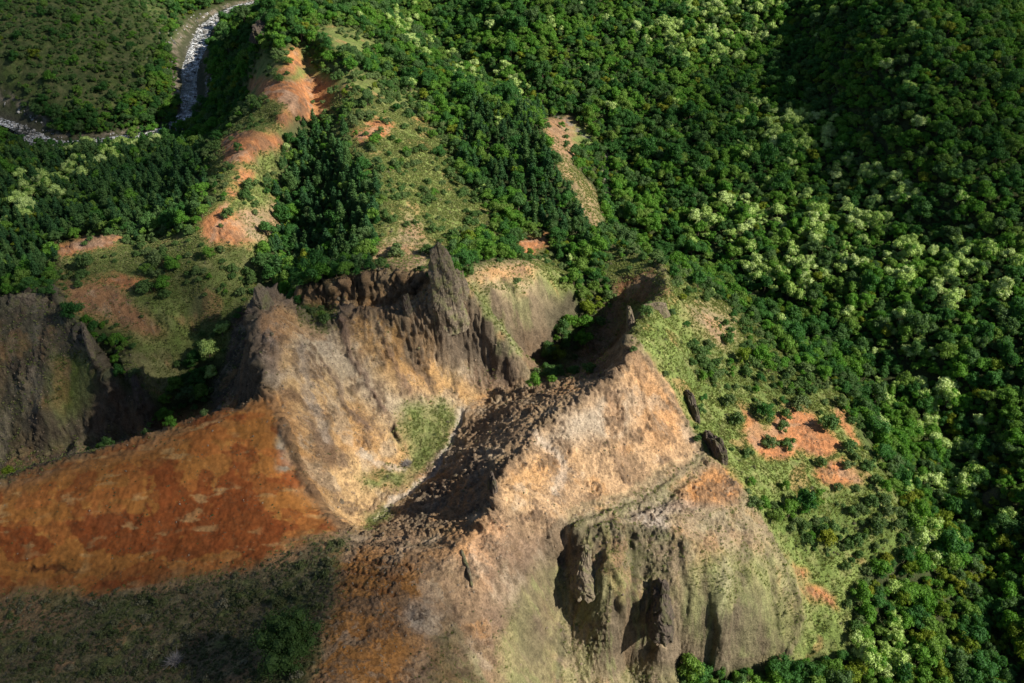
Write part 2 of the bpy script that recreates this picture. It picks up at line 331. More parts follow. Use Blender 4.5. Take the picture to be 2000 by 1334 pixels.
# (colour, grass, trees, roughness, softness, outline)
COVER = [
 ((.25,.18,.11), .1, 0, .4, 3, [(-350,990),(0,938),(530,765),(485,640),(515,568),(600,600),(700,545),(870,580),(920,540),(1040,740),(1190,735),(1228,655),(1340,810),(1455,960),(1566,1200),(1540,1290),(1200,1300),(1100,1500),(-350,1500)]),
 ((.060,.080,.028), .6, .56, .2, 4, [(-300,-100),(320,-100),(350,60),(300,130),(250,215),(130,225),(0,215),(-300,190)]),
 # ridge with orange scars, upper left
 (GRASS, .8, .27, .25, 3, [(500,110),(600,100),(660,150),(600,230),(560,260),(545,330),(530,420),(500,500),(520,560),(470,600),(440,690),(300,700),(210,640),(110,575),(120,490),(230,455),(380,455),(420,390),(400,330),(400,270),(470,230),(490,170)]),
 (OLIVE, .8, .42, .2, 3, [(230,480),(400,470),(500,500),(510,570),(450,640),(380,650),(340,600),(300,540)]),
 (ORANGE, .0, .02, .25, 1, [(490,155),(560,150),(655,152),(650,180),(600,195),(575,215),(555,212),(520,195),(495,180)]),
 (ORANGE, .0, .03, .25, 1, [(570,195),(655,170),(672,200),(630,232),(580,238),(560,215)]),
 (ORANGE, .0, .05, .2, 1, [(525,135),(560,120),(575,85),(590,110),(605,130),(560,142)]),
 (ORANGE, .05, .03, .25, 1, [(430,270),(480,250),(545,262),(548,290),(510,305),(455,325),(425,310)]),
 (ORANGE, .05, .05, .25, 1, [(415,410),(450,395),(455,425),(520,405),(535,435),(485,485),(410,480),(392,450)]),
 (ORANGE, .0, .04, .25, 1, [(95,482),(170,465),(245,460),(225,485),(150,500),(125,512)]),
 ((.33,.24,.17), .0, .0, .2, 1, [(130,480),(200,467),(235,465),(190,480),(150,492)]),
 ((.34,.18,.085), .15, .05, .4, 2, [(120,555),(180,545),(240,565),(295,620),(330,660),(240,645),(160,605),(110,575)]),
 (ORANGE, .1, .1, .2, 1, [(180,545),(235,530),(310,553),(305,568),(230,562)]),
 (ORANGE, .1, .08, .25, 1, [(465,325),(505,335),(490,362),(455,355)]),
 (ORANGE, .1, .08, .25, 1, [(530,222),(562,212),(578,236),(552,246)]),
 (ORANGE, .1, .08, .25, 1, [(448,362),(478,372),(462,394),(440,388)]),
 ((.36,.25,.15), .3, .06, .25, 2, [(470,420),(530,395),(540,440),(500,480),(470,470)]),
 # meadows between the ridges
 (GRASS, 1., .05, .1, 3, [(600,50),(680,55),(775,100),(700,108),(640,92)]),
 ((.17,.20,.06), .8, .42, .1, 4, [(640,120),(830,180),(900,300),(860,350),(700,330),(640,250)]),
 (GRASS, .9, .26, .2, 3, [(700,240),(830,250),(880,330),(950,400),(985,470),(900,470),(860,540),(740,535),(742,380),(700,300)]),
 ((.40,.27,.15), .35, .05, .2, 2, [(735,480),(780,440),(800,395),(820,440),(845,500),(830,535),(760,532),(728,512)]),
 (ORANGE, .1, .1, .2, 1, [(680,257),(750,230),(776,243),(745,272),(690,282)]),
 (ORANGE, .1, .1, .2, 1, [(800,232),(835,238),(820,250)]),
 (ORANGE, .0, .05, .2, 1, [(1010,466),(1057,452),(1074,472),(1050,502),(1015,498)]),
 ((.38,.29,.17), .55, .06, .3, 2, [(920,520),(985,515),(1050,505),(1105,535),(1085,600),(1070,640),(1040,660),(990,650),(930,570)]),
 (PEACH, .1, .02, .3, 2, [(920,545),(960,530),(1045,520),(1060,545),(1000,545),(950,560)]),
 (GRASS, .9, .12, .2, 3, [(1050,500),(1110,520),(1120,560),(1085,600),(1060,560)]),
 ((.37,.22,.12), .2, .05, .3, 1, [(1055,238),(1112,228),(1145,258),(1128,292),(1112,330),(1070,300)]),
 (GRASS, .8, .2, .2, 1, [(1110,234),(1150,255),(1165,285),(1135,290)]),
 ((.34,.24,.13), .5, .0, .3, 1, [(1078,296),(1115,320),(1158,362),(1182,430),(1176,458),(1148,446),(1128,390),(1088,335)]),
 # grassy flank right of the spires
 ((.185,.235,.065), .9, .13, .25, 3, [(1185,480),(1235,495),(1300,515),(1400,590),(1480,640),(1540,720),(1640,770),(1695,870),(1758,990),(1768,1060),(1690,1115),(1672,1210),(1640,1290),(1540,1290),(1530,1130),(1440,960),(1325,815),(1235,680),(1230,600),(1190,560)]),
 ((.13,.17,.05), .9, .60, .2, 3, [(1320,690),(1420,640),(1470,640),(1545,705),(1610,745),(1580,790),(1500,775),(1420,765),(1340,745)]),
 ((.13,.18,.045), .9, .66, .2, 4, [(1470,1010),(1560,970),(1640,960),(1735,985),(1765,1060),(1690,1110),(1640,1085),(1580,1090),(1540,1060)]),
 ((.36,.24,.14), .3, .04, .2, 3, [(1370,585),(1440,620),(1432,690),(1375,655),(1330,600)]),
 ((.13,.06,.03), .2, .1, .3, 2, [(1200,530),(1285,520),(1298,560),(1262,600),(1215,590),(1190,570)]),
 (ORANGE, .1, .08, .2, 1, [(1448,790),(1500,832),(1545,790),(1592,808),(1645,880),(1610,898),(1560,880),(1530,900),(1490,900),(1450,850)]),
 (ORANGE, .1, .02, .2, 1, [(1580,910),(1640,903),(1695,942),(1640,952),(1600,938)]),
 (ORANGE, .2, .04, .2, 1, [(1550,1138),(1600,1150),(1642,1180),(1640,1197),(1580,1177)]),
 (ORANGE, .2, .04, .2, 1, [(1538,1098),(1575,1113),(1578,1136),(1550,1132)]),
 (ORANGE, .2, .04, .2, 1, [(1625,785),(1645,800),(1690,868),(1672,868),(1640,830)]),
 # shaded bowl
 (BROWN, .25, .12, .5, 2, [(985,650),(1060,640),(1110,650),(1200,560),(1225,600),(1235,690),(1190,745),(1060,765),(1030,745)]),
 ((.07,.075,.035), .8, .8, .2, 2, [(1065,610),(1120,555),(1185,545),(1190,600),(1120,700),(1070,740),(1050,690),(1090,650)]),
 # main bowl
 (TAN, .06, 0, .3, 1, [(515,570),(560,596),(610,632),(680,603),(790,616),(870,586),(905,535),(922,560),(1040,745),(960,778),(900,800),(885,860),(780,970),(740,1046),(690,1046),(620,985),(570,880),(520,775),(490,640)]),
 (PINK, .05, 0, .3, 4, [(560,640),(660,640),(700,700),(760,770),(900,790),(890,830),(760,820),(680,760),(600,700)]),
 ((.42,.235,.09), .12, 0, .25, 4, [(680,620),(850,620),(900,680),(830,730),(950,765),(900,780),(770,730),(690,660)]),
 ((.42,.24,.10), .1, 0, .25, 4, [(620,780),(690,800),(760,860),(740,900),(660,870)]),
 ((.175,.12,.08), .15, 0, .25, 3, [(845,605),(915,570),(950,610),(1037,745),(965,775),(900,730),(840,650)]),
 ((.21,.155,.115), .05, 0, .6, 2, [(500,580),(530,585),(560,640),(545,740),(525,785),(485,700)]),
 ((.36,.20,.085), .1, 0, .4, 5, [(525,772),(570,790),(635,880),(640,980),(695,1045),(610,975),(570,880)]),
 ((.20,.13,.08), .1, 0, .6, 1, [(590,800),(620,820),(650,890),(645,930),(625,880)]),
 ((.165,.185,.065), 1., 0, .05, 3, [(780,800),(880,790),(890,830),(862,900),(820,930),(788,935),(800,870),(780,850)]),
 ((.16,.175,.065), 1., 0, .05, 2, [(700,940),(760,915),(795,925),(780,948),(730,955)]),
 ((.16,.17,.06), .9, 0, .1, 1, [(708,1012),(745,985),(770,990),(765,1010),(720,1036)]),
 ((.23,.24,.105), .8, 0, .3, 1, [(903,540),(938,560),(1003,655),(1012,705),(975,690),(930,620)]),
 # broken brown slopes
 ((.33,.225,.13), .1, 0, .70, 2, [(950,778),(1120,742),(1190,738),(1232,685),(1230,712),(1100,805),(1040,845),(995,915),(960,960),(970,990),(920,1036),(720,1044),(780,972),(885,870),(900,810)]),
 ((.15,.115,.08), .1, 0, .72, 3, [(880,870),(960,900),(950,1000),(880,1030),(780,1030),(800,970)]),
 ((.30,.175,.08), .12, 0, .9, 1, [(575,565),(680,548),(760,528),(850,540),(860,600),(780,610),(640,612),(590,605)]),
 ((.10,.13,.04), 1., .22, .1, 2, [(575,595),(650,600),(655,640),(610,645),(575,620)]),
 # bare slope right of the crest
 ((.48,.315,.175), .04, 0, .25, 1, [(1240,668),(1330,812),(1392,905),(1300,942),(1200,992),(1080,1018),(972,992),(1000,915),(1040,845),(1100,805),(1170,755),(1225,705)]),
 ((.50,.275,.125), .04, 0, .25, 4, [(1230,690),(1290,760),(1335,850),(1280,890),(1250,800)]),
 ((.40,.32,.23), .02, 0, .25, 3, [(1160,775),(1240,760),(1225,840),(1090,870),(1040,880),(1060,850)]),
 ((.50,.29,.13), .03, 0, .25, 4, [(1000,920),(1080,880),(1130,900),(1060,950),(990,970)]),
 ((.32,.26,.165), .4, 0, .45, 2, [(1090,1016),(1200,985),(1300,932),(1372,887),(1410,910),(1300,990),(1330,1062),(1120,1036)]),
 ((.37,.31,.25), .05, 0, .4, 2, [(1220,1005),(1330,970),(1440,1000),(1430,1060),(1320,1050)]),
 ((.52,.255,.10), .03, 0, .25, 3, [(1330,940),(1395,902),(1450,955),(1440,990),(1390,985),(1320,980)]),
 ((.33,.25,.155), .25, 0, .25, 2, [(1300,1000),(1400,985),(1455,965),(1505,1045),(1550,1130),(1566,1200),(1545,1268),(1450,1290),(1290,1290),(1285,1100),(1310,1040)]),
 ((.25,.245,.11), .7, 0, .2, 4, [(1360,1090),(1450,1070),(1530,1100),(1562,1200),(1545,1280),(1420,1290),(1330,1240)]),
 ((.19,.15,.095), .4, .02, .45, 2, [(1105,1040),(1230,1034),(1312,1048),(1300,1290),(1210,1285),(1125,1215)]),
 # near slopes
 ((.33,.22,.13), .1, 0, .4, 1, [(690,1046),(945,1030),(970,990),(1085,1016),(1108,1046),(1100,1200),(1100,1500),(580,1500),(600,1334),(640,1200),(655,1090)]),
 ((.37,.17,.05), .05, 0, .45, 4, [(655,1070),(800,1085),(850,1170),(840,1230),(800,1300),(810,1500),(570,1500),(600,1334),(630,1200)]),
 ((.36,.30,.23), .0, 0, .3, 3, [(780,1175),(850,1190),(845,1245),(800,1235)]),
 ((.50,.30,.165), .03, 0, .3, 2, [(890,1070),(950,1015),(990,1025),(985,1090),(955,1160),(920,1120)]),
 ((.22,.15,.10), .1, 0, .6, 3, [(970,1060),(1060,1040),(1080,1080),(1010,1180),(960,1260),(910,1240),(960,1150)]),
 ((.25,.215,.105), .6, 0, .3, 3, [(1000,1180),(1060,1095),(1100,1070),(1108,1200),(1092,1334),(1092,1500),(990,1500),(965,1250)]),
 ((.15,.11,.06), .5, 0, .4, 2, [(850,1250),(890,1240),(950,1340),(980,1500),(860,1500),(830,1334)]),
 ((.27,.215,.13), .45, 0, .35, 2, [(1100,1195),(1140,1215),(1210,1290),(1330,1310),(1330,1500),(1092,1500)]),
 # orange ridge
 (OCHRE, .06, 0, .08, 5, [(-350,1010),(0,943),(200,883),(400,813),(530,770),(572,880),(602,960),(655,1035),(580,1062),(520,1092),(400,1138),(200,1160),(0,1165),(-350,1210)]),
 ((.36,.30,.22), .02, 0, .3, 1, [(545,840),(560,840),(575,900),(585,960),(570,950)]),
 # near scrub slope
 ((.15,.115,.06), 1., 0, .2, 4, [(-350,1190),(0,1172),(200,1162),(400,1140),(500,1105),(590,1062),(670,1052),(668,1090),(640,1200),(600,1334),(590,1500),(-350,1500)]),
 ((.26,.16,.075), .5, 0, .2, 4, [(-350,1180),(0,1165),(130,1165),(150,1215),(0,1240),(-350,1250)]),
 # black cliff left of the peak
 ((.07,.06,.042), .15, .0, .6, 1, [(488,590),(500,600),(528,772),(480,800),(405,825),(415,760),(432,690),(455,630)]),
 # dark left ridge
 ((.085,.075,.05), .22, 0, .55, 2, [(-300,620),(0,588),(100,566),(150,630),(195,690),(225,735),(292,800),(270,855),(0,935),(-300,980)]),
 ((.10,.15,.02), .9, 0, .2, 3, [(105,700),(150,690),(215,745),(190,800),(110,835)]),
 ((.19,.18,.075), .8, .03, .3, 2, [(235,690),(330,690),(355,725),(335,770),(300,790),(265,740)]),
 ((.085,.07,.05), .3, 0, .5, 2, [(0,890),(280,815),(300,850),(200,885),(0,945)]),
]
NAMES_T = ('r', 'g', 'b', 'grass', 'tree', 'rough')
SHEET = np.zeros((6,) + _mu.shape, np.float32)
for k, c in enumerate((.050, .062, .022, .3, 1.0, .15)):
    SHEET[k] = c
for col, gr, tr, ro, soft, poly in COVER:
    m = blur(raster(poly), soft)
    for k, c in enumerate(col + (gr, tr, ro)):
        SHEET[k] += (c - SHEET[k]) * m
def zone(*polys, soft=3):
    m = 0
    for p in polys:
        m = np.maximum(m, raster(p))
    return blur(m, soft)
Z_RED = zone([(330,900),(345,960),(480,950),(525,1000),(480,1070),(330,1100),(170,1085),(140,1030),(330,990),(290,950)],
             [(430,1040),(520,1020),(550,1050),(500,1095)], [(0,1040),(80,1040),(120,1080),(40,1100),(0,1090)], [(370,900),(480,905),(480,940),(400,940)], soft=3)

# ------------------------------------------------------------------ fine relief
U, V, _d = sheet(GX, GY, HB)
wu = U + 13 * fbm(GX / 20, GY / 20, 4, 5) + 5 * perlin(GX / 3.1, GY / 3.1, 8)
wv = V + 10 * fbm(GX / 20, GY / 20, 4, 15) + 4 * perlin(GX / 3.1, GY / 3.1, 18)
ATT = {n: look(SHEET[k], wu, wv) for k, n in enumerate(NAMES_T)}
near = (RAD[:, None] < 1150) & (RAD[:, None] > 60)
dHr = np.gradient(HB, RAD, axis=0)
dHp = np.gradient(HB, PHI, axis=1) / RAD[:, None]
SLOPE = np.hypot(dHr, dHp)
# streaks that follow the fall line
nr, nc = HB.shape
src = fbm(GX / 2.6, GY / 2.6, 3, 31)
src2 = fbm(GX / 9.0, GY / 9.0, 2, 41)
li = np.gradient(LRAD)[:, None] * RAD[:, None]
pi_ = np.gradient(PHI)[None] * RAD[:, None]
gi, gj = dHr / np.maximum(SLOPE, 1e-3) / li, dHp / np.maximum(SLOPE, 1e-3) / pi_
streak, streak2, wsum = src.copy(), src2.copy(), 1.0
for sgn in (-1, 1):
    ii = np.repeat(np.arange(nr, dtype=np.float32)[:, None], nc, 1)
    jj = np.repeat(np.arange(nc, dtype=np.float32)[None], nr, 0)
    for k in range(9):
        a, b = np.clip(ii + .5, 0, nr - 1).astype(np.int32), np.clip(jj + .5, 0, nc - 1).astype(np.int32)
        ii = ii + sgn * gi[a, b] * 1.3
        jj = jj + sgn * gj[a, b] * 1.3
        a, b = np.clip(ii + .5, 0, nr - 1).astype(np.int32), np.clip(jj + .5, 0, nc - 1).astype(np.int32)
        streak += src[a, b]; streak2 += src2[a, b]
streak /= 5.0
streak2 /= 7.0
# finer rills, cut where the ground is bare and steep
src3 = 1 - 2 * np.abs(perlin(GX / 2.2, GY / 2.2, 35))
rill = src3.copy()
for sgn in (-1, 1):
    ii = np.repeat(np.arange(nr, dtype=np.float32)[:, None], nc, 1)
    jj = np.repeat(np.arange(nc, dtype=np.float32)[None], nr, 0)
    for k in range(5):
        a, b = np.clip(ii + .5, 0, nr - 1).astype(np.int32), np.clip(jj + .5, 0, nc - 1).astype(np.int32)
        ii = ii + sgn * gi[a, b] * .8
        jj = jj + sgn * gj[a, b] * .8
        a, b = np.clip(ii + .5, 0, nr - 1).astype(np.int32), np.clip(jj + .5, 0, nc - 1).astype(np.int32)
        rill += src3[a, b]
rill = rill / 11 - .35
bare = np.clip(1 - ATT['grass'] * 1.3, 0, 1) * np.clip(1 - ATT['tree'] * 3, 0, 1)
ridge_o = look(blur(raster([c for c in COVER if c[5][0] == (-350, 1010)][0][5]), 2), wu, wv)
rough = np.clip(ATT['rough'] + np.clip(SLOPE - 1.0, 0, 1) * .08, 0, 1.2)
steep = np.clip((SLOPE - .2) / .55, 0, 1)
fade = np.clip((RAD[:, None] - 40) / 60, 0, 1)
rg = ridged(GX / 7.0 + .3 * src2, GY / 7.0, 5, 51)
rg2 = ridged(GX / 19.0, GY / 19.0, 3, 61)
fine = fbm(GX / 1.3, GY / 1.3, 3, 77)
spread_n = fbm(GX / 24, GY / 24, 3, 73)
big = np.clip((ATT['rough'] - .6) / .35, 0, 1)
outc = bare * (1 - .85 * ridge_o) * np.clip((fbm(GX / 11, GY / 11, 4, 74) - .12) / .3, 0, 1)
flow_m = np.clip(.35 + 1.6 * spread_n, 0.05, 1.3)
DZ = (rough * (1 - .6 * big) * .6 * (rg - .6) + rough * .8 * (rg2 - .5) + rough * .35 * src
      + flow_m * steep * (.15 + .2 * rough) * streak * .8 + flow_m * steep * .3 * streak2 * np.clip(1.4 - ATT['grass'] * 1.5, .1, 1)
      + steep * (bare * .9 * (1 - .6 * ridge_o) + .15) * rill * flow_m
      + outc * (.55 * (rg - .5) + .5 * fine) + rough * (1 - .8 * big) * .5 * (ridged(GX / 3.1, GY / 3.1, 3, 58) - .5)
      + .06 * src + .35 * src2 + .16 * fine * (rough + .3) + .22 * bare * fine * (1 - .65 * ridge_o))
# ledges across the orange ridge
lay = fbm(GX / 34, GY / 9, 5, 87)
led = np.abs(((lay * 3.0) % 1.0) - .5) * 2
lm = np.clip(fbm(GX / 15, GY / 8, 2, 86) * 2.0 + .35, 0, 1)
DZ += ridge_o * (.30 * (led - .5) * lm + .22 * np.abs(fbm(GX / 9, GY / 3, 3, 88)))
crk = np.abs(perlin(GX / 7.5 + 1.6 * src2, GY / 9 + .8 * src, 91))
crk2 = np.abs(perlin(GX / 1.9 + .5 * src, GY / 2.3, 92))
DZ += big * (.9 * np.minimum(crk * 2.5, 1) - .5 + 1.1 * (ridged(GX / 11 + .4 * src2, GY / 15, 3, 95) - .6) + .9 * rill + .6 * streak)
DEPTH = _d
cz = np.minimum(np.abs(perlin(GX / 6.5 + .6 * src2, GY / 6.5 + .4 * src, 151)), np.abs(perlin(GX / 3.4 + .3 * src, GY / 3.4, 152)) * 1.4)
cracks = np.clip(1 - cz / .055, 0, 1) * np.clip(outc * 1.6 + .25 * bare * (1 - ridge_o), 0, 1)
DZ -= .45 * cracks
tt = (HB + 2.2 * src2 + .6 * src) / 2.6
ff_ = tt - np.floor(tt)
terr = np.clip((ff_ - .38) / .24, 0, 1) - ff_
DZ += 1.5 * terr * np.clip(outc * 1.4 + .5 * big, 0, 1) * steep
def drape(u_, v_):
    """the spot of land the photograph shows at (u, v)"""
    for w in (2.0, 4.0, 8.0, 16.0):
        m = np.flatnonzero((np.abs(U - u_) < w) & (np.abs(V - v_) < w))
        if len(m):
            k = m[np.argmin(DEPTH.ravel()[m])]
            return np.array((GX.ravel()[k], GY.ravel()[k], HB.ravel()[k]))
    raise ValueError((u_, v_))
def edge_(x, lo, hi):
    t = np.clip((x - lo) / (hi - lo), 0, 1)
    return t * t * (3 - 2 * t)
# single ribs, scarps and gullies: photo line, height, half width, colour, colour weight
SEAMS = [
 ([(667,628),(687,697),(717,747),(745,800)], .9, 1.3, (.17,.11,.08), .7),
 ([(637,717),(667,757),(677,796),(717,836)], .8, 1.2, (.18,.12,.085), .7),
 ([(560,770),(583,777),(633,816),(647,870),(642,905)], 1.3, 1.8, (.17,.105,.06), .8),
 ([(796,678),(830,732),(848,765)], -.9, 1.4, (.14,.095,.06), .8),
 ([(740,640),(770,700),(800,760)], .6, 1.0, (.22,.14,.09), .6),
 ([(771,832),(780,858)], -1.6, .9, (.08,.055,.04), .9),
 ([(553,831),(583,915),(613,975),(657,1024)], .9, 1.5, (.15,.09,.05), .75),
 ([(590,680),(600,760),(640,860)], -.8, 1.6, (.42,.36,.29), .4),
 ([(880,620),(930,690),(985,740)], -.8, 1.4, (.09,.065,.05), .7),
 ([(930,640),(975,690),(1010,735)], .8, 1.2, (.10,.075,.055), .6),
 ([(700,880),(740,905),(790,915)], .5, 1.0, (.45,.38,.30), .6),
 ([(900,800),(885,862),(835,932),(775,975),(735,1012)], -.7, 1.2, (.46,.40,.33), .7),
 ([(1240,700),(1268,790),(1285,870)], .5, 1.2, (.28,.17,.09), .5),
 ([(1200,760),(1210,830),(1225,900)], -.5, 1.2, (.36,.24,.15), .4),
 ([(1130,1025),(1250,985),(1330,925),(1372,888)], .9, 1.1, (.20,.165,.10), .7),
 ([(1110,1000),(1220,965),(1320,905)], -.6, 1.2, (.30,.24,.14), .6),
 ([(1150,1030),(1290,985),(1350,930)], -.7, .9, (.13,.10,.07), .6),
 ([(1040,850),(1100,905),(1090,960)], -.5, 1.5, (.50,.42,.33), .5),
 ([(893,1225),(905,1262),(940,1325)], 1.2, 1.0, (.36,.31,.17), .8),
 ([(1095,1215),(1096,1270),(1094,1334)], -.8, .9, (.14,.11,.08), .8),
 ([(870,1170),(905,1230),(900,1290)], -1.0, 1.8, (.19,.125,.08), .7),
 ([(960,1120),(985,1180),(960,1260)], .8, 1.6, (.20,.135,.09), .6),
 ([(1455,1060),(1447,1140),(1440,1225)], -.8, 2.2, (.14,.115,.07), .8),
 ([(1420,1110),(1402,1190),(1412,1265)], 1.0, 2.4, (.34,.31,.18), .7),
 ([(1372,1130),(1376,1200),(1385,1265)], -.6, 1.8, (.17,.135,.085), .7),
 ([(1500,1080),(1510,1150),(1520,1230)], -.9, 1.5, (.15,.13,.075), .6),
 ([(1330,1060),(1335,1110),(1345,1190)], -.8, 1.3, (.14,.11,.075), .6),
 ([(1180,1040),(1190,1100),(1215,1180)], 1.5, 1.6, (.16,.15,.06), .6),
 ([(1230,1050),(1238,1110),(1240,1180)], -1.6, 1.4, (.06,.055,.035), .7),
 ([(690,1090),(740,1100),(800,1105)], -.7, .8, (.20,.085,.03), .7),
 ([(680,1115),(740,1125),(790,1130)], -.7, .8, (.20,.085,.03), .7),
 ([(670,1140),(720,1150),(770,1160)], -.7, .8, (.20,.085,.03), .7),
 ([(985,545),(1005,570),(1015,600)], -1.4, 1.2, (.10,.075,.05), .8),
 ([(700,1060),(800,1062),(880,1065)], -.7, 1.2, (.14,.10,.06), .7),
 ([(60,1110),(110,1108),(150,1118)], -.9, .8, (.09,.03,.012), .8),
]
TINT = []
def line_dist(W, pad):
    lo, hi = W[:, :2].min(0) - pad, W[:, :2].max(0) + pad
    sel = np.flatnonzero(((GX > lo[0]) & (GX < hi[0]) & (GY > lo[1]) & (GY < hi[1])).ravel())
    x, y = GX.ravel()[sel] + 1.2 * src2.ravel()[sel], GY.ravel()[sel] + 1.2 * src.ravel()[sel]
    best = np.full(len(sel), 1e9)
    for a, b in zip(W[:-1, :2], W[1:, :2]):
        ab = b - a
        t = np.clip(((x - a[0]) * ab[0] + (y - a[1]) * ab[1]) / (ab @ ab + 1e-6), 0, 1)
        best = np.minimum(best, np.hypot(x - a[0] - t * ab[0], y - a[1] - t * ab[1]))
    return sel, best
# craggy crests: first photo point of the relief line, height of the crags, half width, colour
jagn = ridged(GX / 4.2 + .4 * src2, GY / 4.2, 4, 55)
for first, amp, wid, col_, cw in (((515, 578, 90), 2.0, 3.0, (.15, .115, .085), .7), ((872, 580, 86), .6, 2.4, (.16, .13, .085), .6), ((1235, 668, 75), 1.2, 2.2, (.18, .125, .08), .5),
        ((1185, 480, 42), 1.2, 2.6, (.15, .12, .07), .6), ((1190, 742, 62), 1.2, 2.4, (.18, .12, .07), .5), ((590, 566, 70), 2.0, 4.0, (.17, .115, .07), .6), ((-200, 620, 46), 2.2, 3.5, (.11, .095, .07), .7),
        ((235, 690, 34), 1.8, 3.0, (.10, .085, .06), .7), ((525, 775, 72), .9, 1.8, (.19, .115, .06), .6), ((1128, 1036, 52), .7, 2.2, (.11, .10, .06), .7), ((215, 462, 52), 1.2, 2.5, (.2, .13, .08), .4),
        ((1238, 670, 75), .7, 1.5, (.22, .17, .11), .5), ((-250, 1010, 46), .8, 2.0, (.16, .10, .05), .5)):
    for ln in [l for l in LINES if l[0] == first]:
        if first == (1235, 668, 75):
            ln = ln[:10]
        sel, best = line_dist(np.array([at(*p) for p in ln]), wid * 3 + 3)
        k = np.exp(-(best / wid) ** 2)
        jn, fn = jagn.ravel()[sel], fine.ravel()[sel]
        DZ.ravel()[sel] += amp * k * (jn - .35 + .5 * fn) + 1.0 * amp * np.exp(-best / 2.2)
        TINT.append((sel, col_, cw * np.clip(edge_(k + .35 * fn + .25 * jn, .45, .9), 0, 1)))
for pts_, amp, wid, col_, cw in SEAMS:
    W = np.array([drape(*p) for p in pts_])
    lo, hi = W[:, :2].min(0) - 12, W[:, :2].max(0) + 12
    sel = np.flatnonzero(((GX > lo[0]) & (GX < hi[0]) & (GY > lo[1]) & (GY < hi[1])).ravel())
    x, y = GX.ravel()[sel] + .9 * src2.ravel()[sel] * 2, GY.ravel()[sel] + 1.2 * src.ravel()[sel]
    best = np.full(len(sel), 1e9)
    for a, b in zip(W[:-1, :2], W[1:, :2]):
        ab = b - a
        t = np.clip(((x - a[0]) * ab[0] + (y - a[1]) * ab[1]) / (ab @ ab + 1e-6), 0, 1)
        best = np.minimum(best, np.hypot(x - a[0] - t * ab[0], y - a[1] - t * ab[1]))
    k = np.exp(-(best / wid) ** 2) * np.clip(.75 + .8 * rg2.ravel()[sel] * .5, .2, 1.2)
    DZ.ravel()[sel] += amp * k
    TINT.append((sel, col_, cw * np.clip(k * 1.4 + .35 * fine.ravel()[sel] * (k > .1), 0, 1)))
# relief is raised along the slope's own normal, so that steep faces do not turn into needles
gx_ = dHr * np.sin(PHI)[None] + dHp * np.cos(PHI)[None]
gy_ = dHr * np.cos(PHI)[None] - dHp * np.sin(PHI)[None]
gl = np.hypot(gx_, gy_)
cap_ = np.minimum(1, 2.2 / np.maximum(gl, 1e-3))
gx_, gy_ = gx_ * cap_, gy_ * cap_
inv = 1 / np.sqrt(1 + gx_ ** 2 + gy_ ** 2)
DD = DZ * fade * .92
HT = HB + np.clip(DD / inv, -4, 4)
# the river bed is kept smooth
def near_line(ln, X, Y):
    P = [at(*p)[:2] for p in ln]
    best = np.full(X.shape, 1e9)
    for a, b in zip(P[:-1], P[1:]):
        ab = b - a
        t = np.clip(((X - a[0]) * ab[0] + (Y - a[1]) * ab[1]) / (ab @ ab), 0, 1)
        best = np.minimum(best, np.hypot(X - a[0] - t * ab[0], Y - a[1] - t * ab[1]))
    return best
RIVER = [l for l in LINES if l[0] == (-200, 205, -8)][0]
STREAM = [l for l in LINES if l[0] == (780, 20, 30)][0]
D_RIV = np.full(HB.shape, 1e9)
_far = RAD > 380
D_RIV[_far] = near_line(RIVER, GX[_far], GY[_far])
kk = np.clip(1 - (D_RIV - 15) / 14, 0, 1)
HT = HT * (1 - kk) + (HB - 1.6 * np.clip(1.6 - D_RIV / 13, 0, 1)) * kk
D_STR = near_line(STREAM, GX, GY)

def ground(x, y):
    """height, slope and row/col of places on the finished land"""
    x, y = np.asarray(x, float), np.asarray(y, float)
    fi = np.interp(np.log(np.hypot(x, y)), LRAD, np.arange(nr))
    fj = np.interp(np.arctan2(x, y), PHI, np.arange(nc))
    i, j = np.clip(fi.astype(int), 0, nr - 2), np.clip(fj.astype(int), 0, nc - 2)
    a, b = fi - i, fj - j
    z = (HT[i, j] * (1 - b) + HT[i, j + 1] * b) * (1 - a) + (HT[i + 1, j] * (1 - b) + HT[i + 1, j + 1] * b) * a
    return z, i, j

# ------------------------------------------------------------------ colours of the ground
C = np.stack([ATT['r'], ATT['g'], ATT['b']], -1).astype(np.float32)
def mixc(C, col, w):
    return C + (np.array(col, np.float32) - C) * np.clip(w, 0, 1)[..., None]
n1, n2 = fbm(GX / 14, GY / 14, 5, 101), fbm(GX / 5, GY / 5, 4, 111)
def edge(x, lo, hi):
    t = np.clip((x - lo) / (hi - lo), 0, 1)
    return t * t * (3 - 2 * t)
yell = look(Z_RED, wu + 20 * n2, wv + 14 * n1)
nb_ = bare * (1 - ridge_o)
C = mixc(C, (.40, .19, .048), ridge_o * edge(lay + .5 * n1, .12, .28) * .75)
C = mixc(C, (.33, .105, .026), ridge_o * edge(lay * .8 - .6 * n1 + .2 * n2, .12, .3) * .75)
C = mixc(C, RED, ridge_o * np.clip(edge(yell + .5 * lay + .3 * n2, .38, .58) * .88 + .7 * edge(n1 + .6 * lay, .22, .36), 0, .9))
C = mixc(C, (.13, .075, .035), ridge_o * edge(.10 - led, 0, .10) * .6 * lm)
C = mixc(C, (.45, .29, .12), ridge_o * edge(fbm(GX / 12, GY / 4, 5, 89), .35, .6) * .5 * lm)
C = mixc(C, BROWN, nb_ * edge(n1 + .5 * streak2 + .35 * fine, .3, .55) * .7)
C = mixc(C, (.46, .37, .27), nb_ * edge(-n1 - .5 * streak2 + .2 * fine, .25, .6) * .5)
C = mixc(C, (.47, .24, .085), nb_ * edge(fbm(GX / 20, GY / 20, 4, 121) + .2 * fine, .2, .55) * .5)
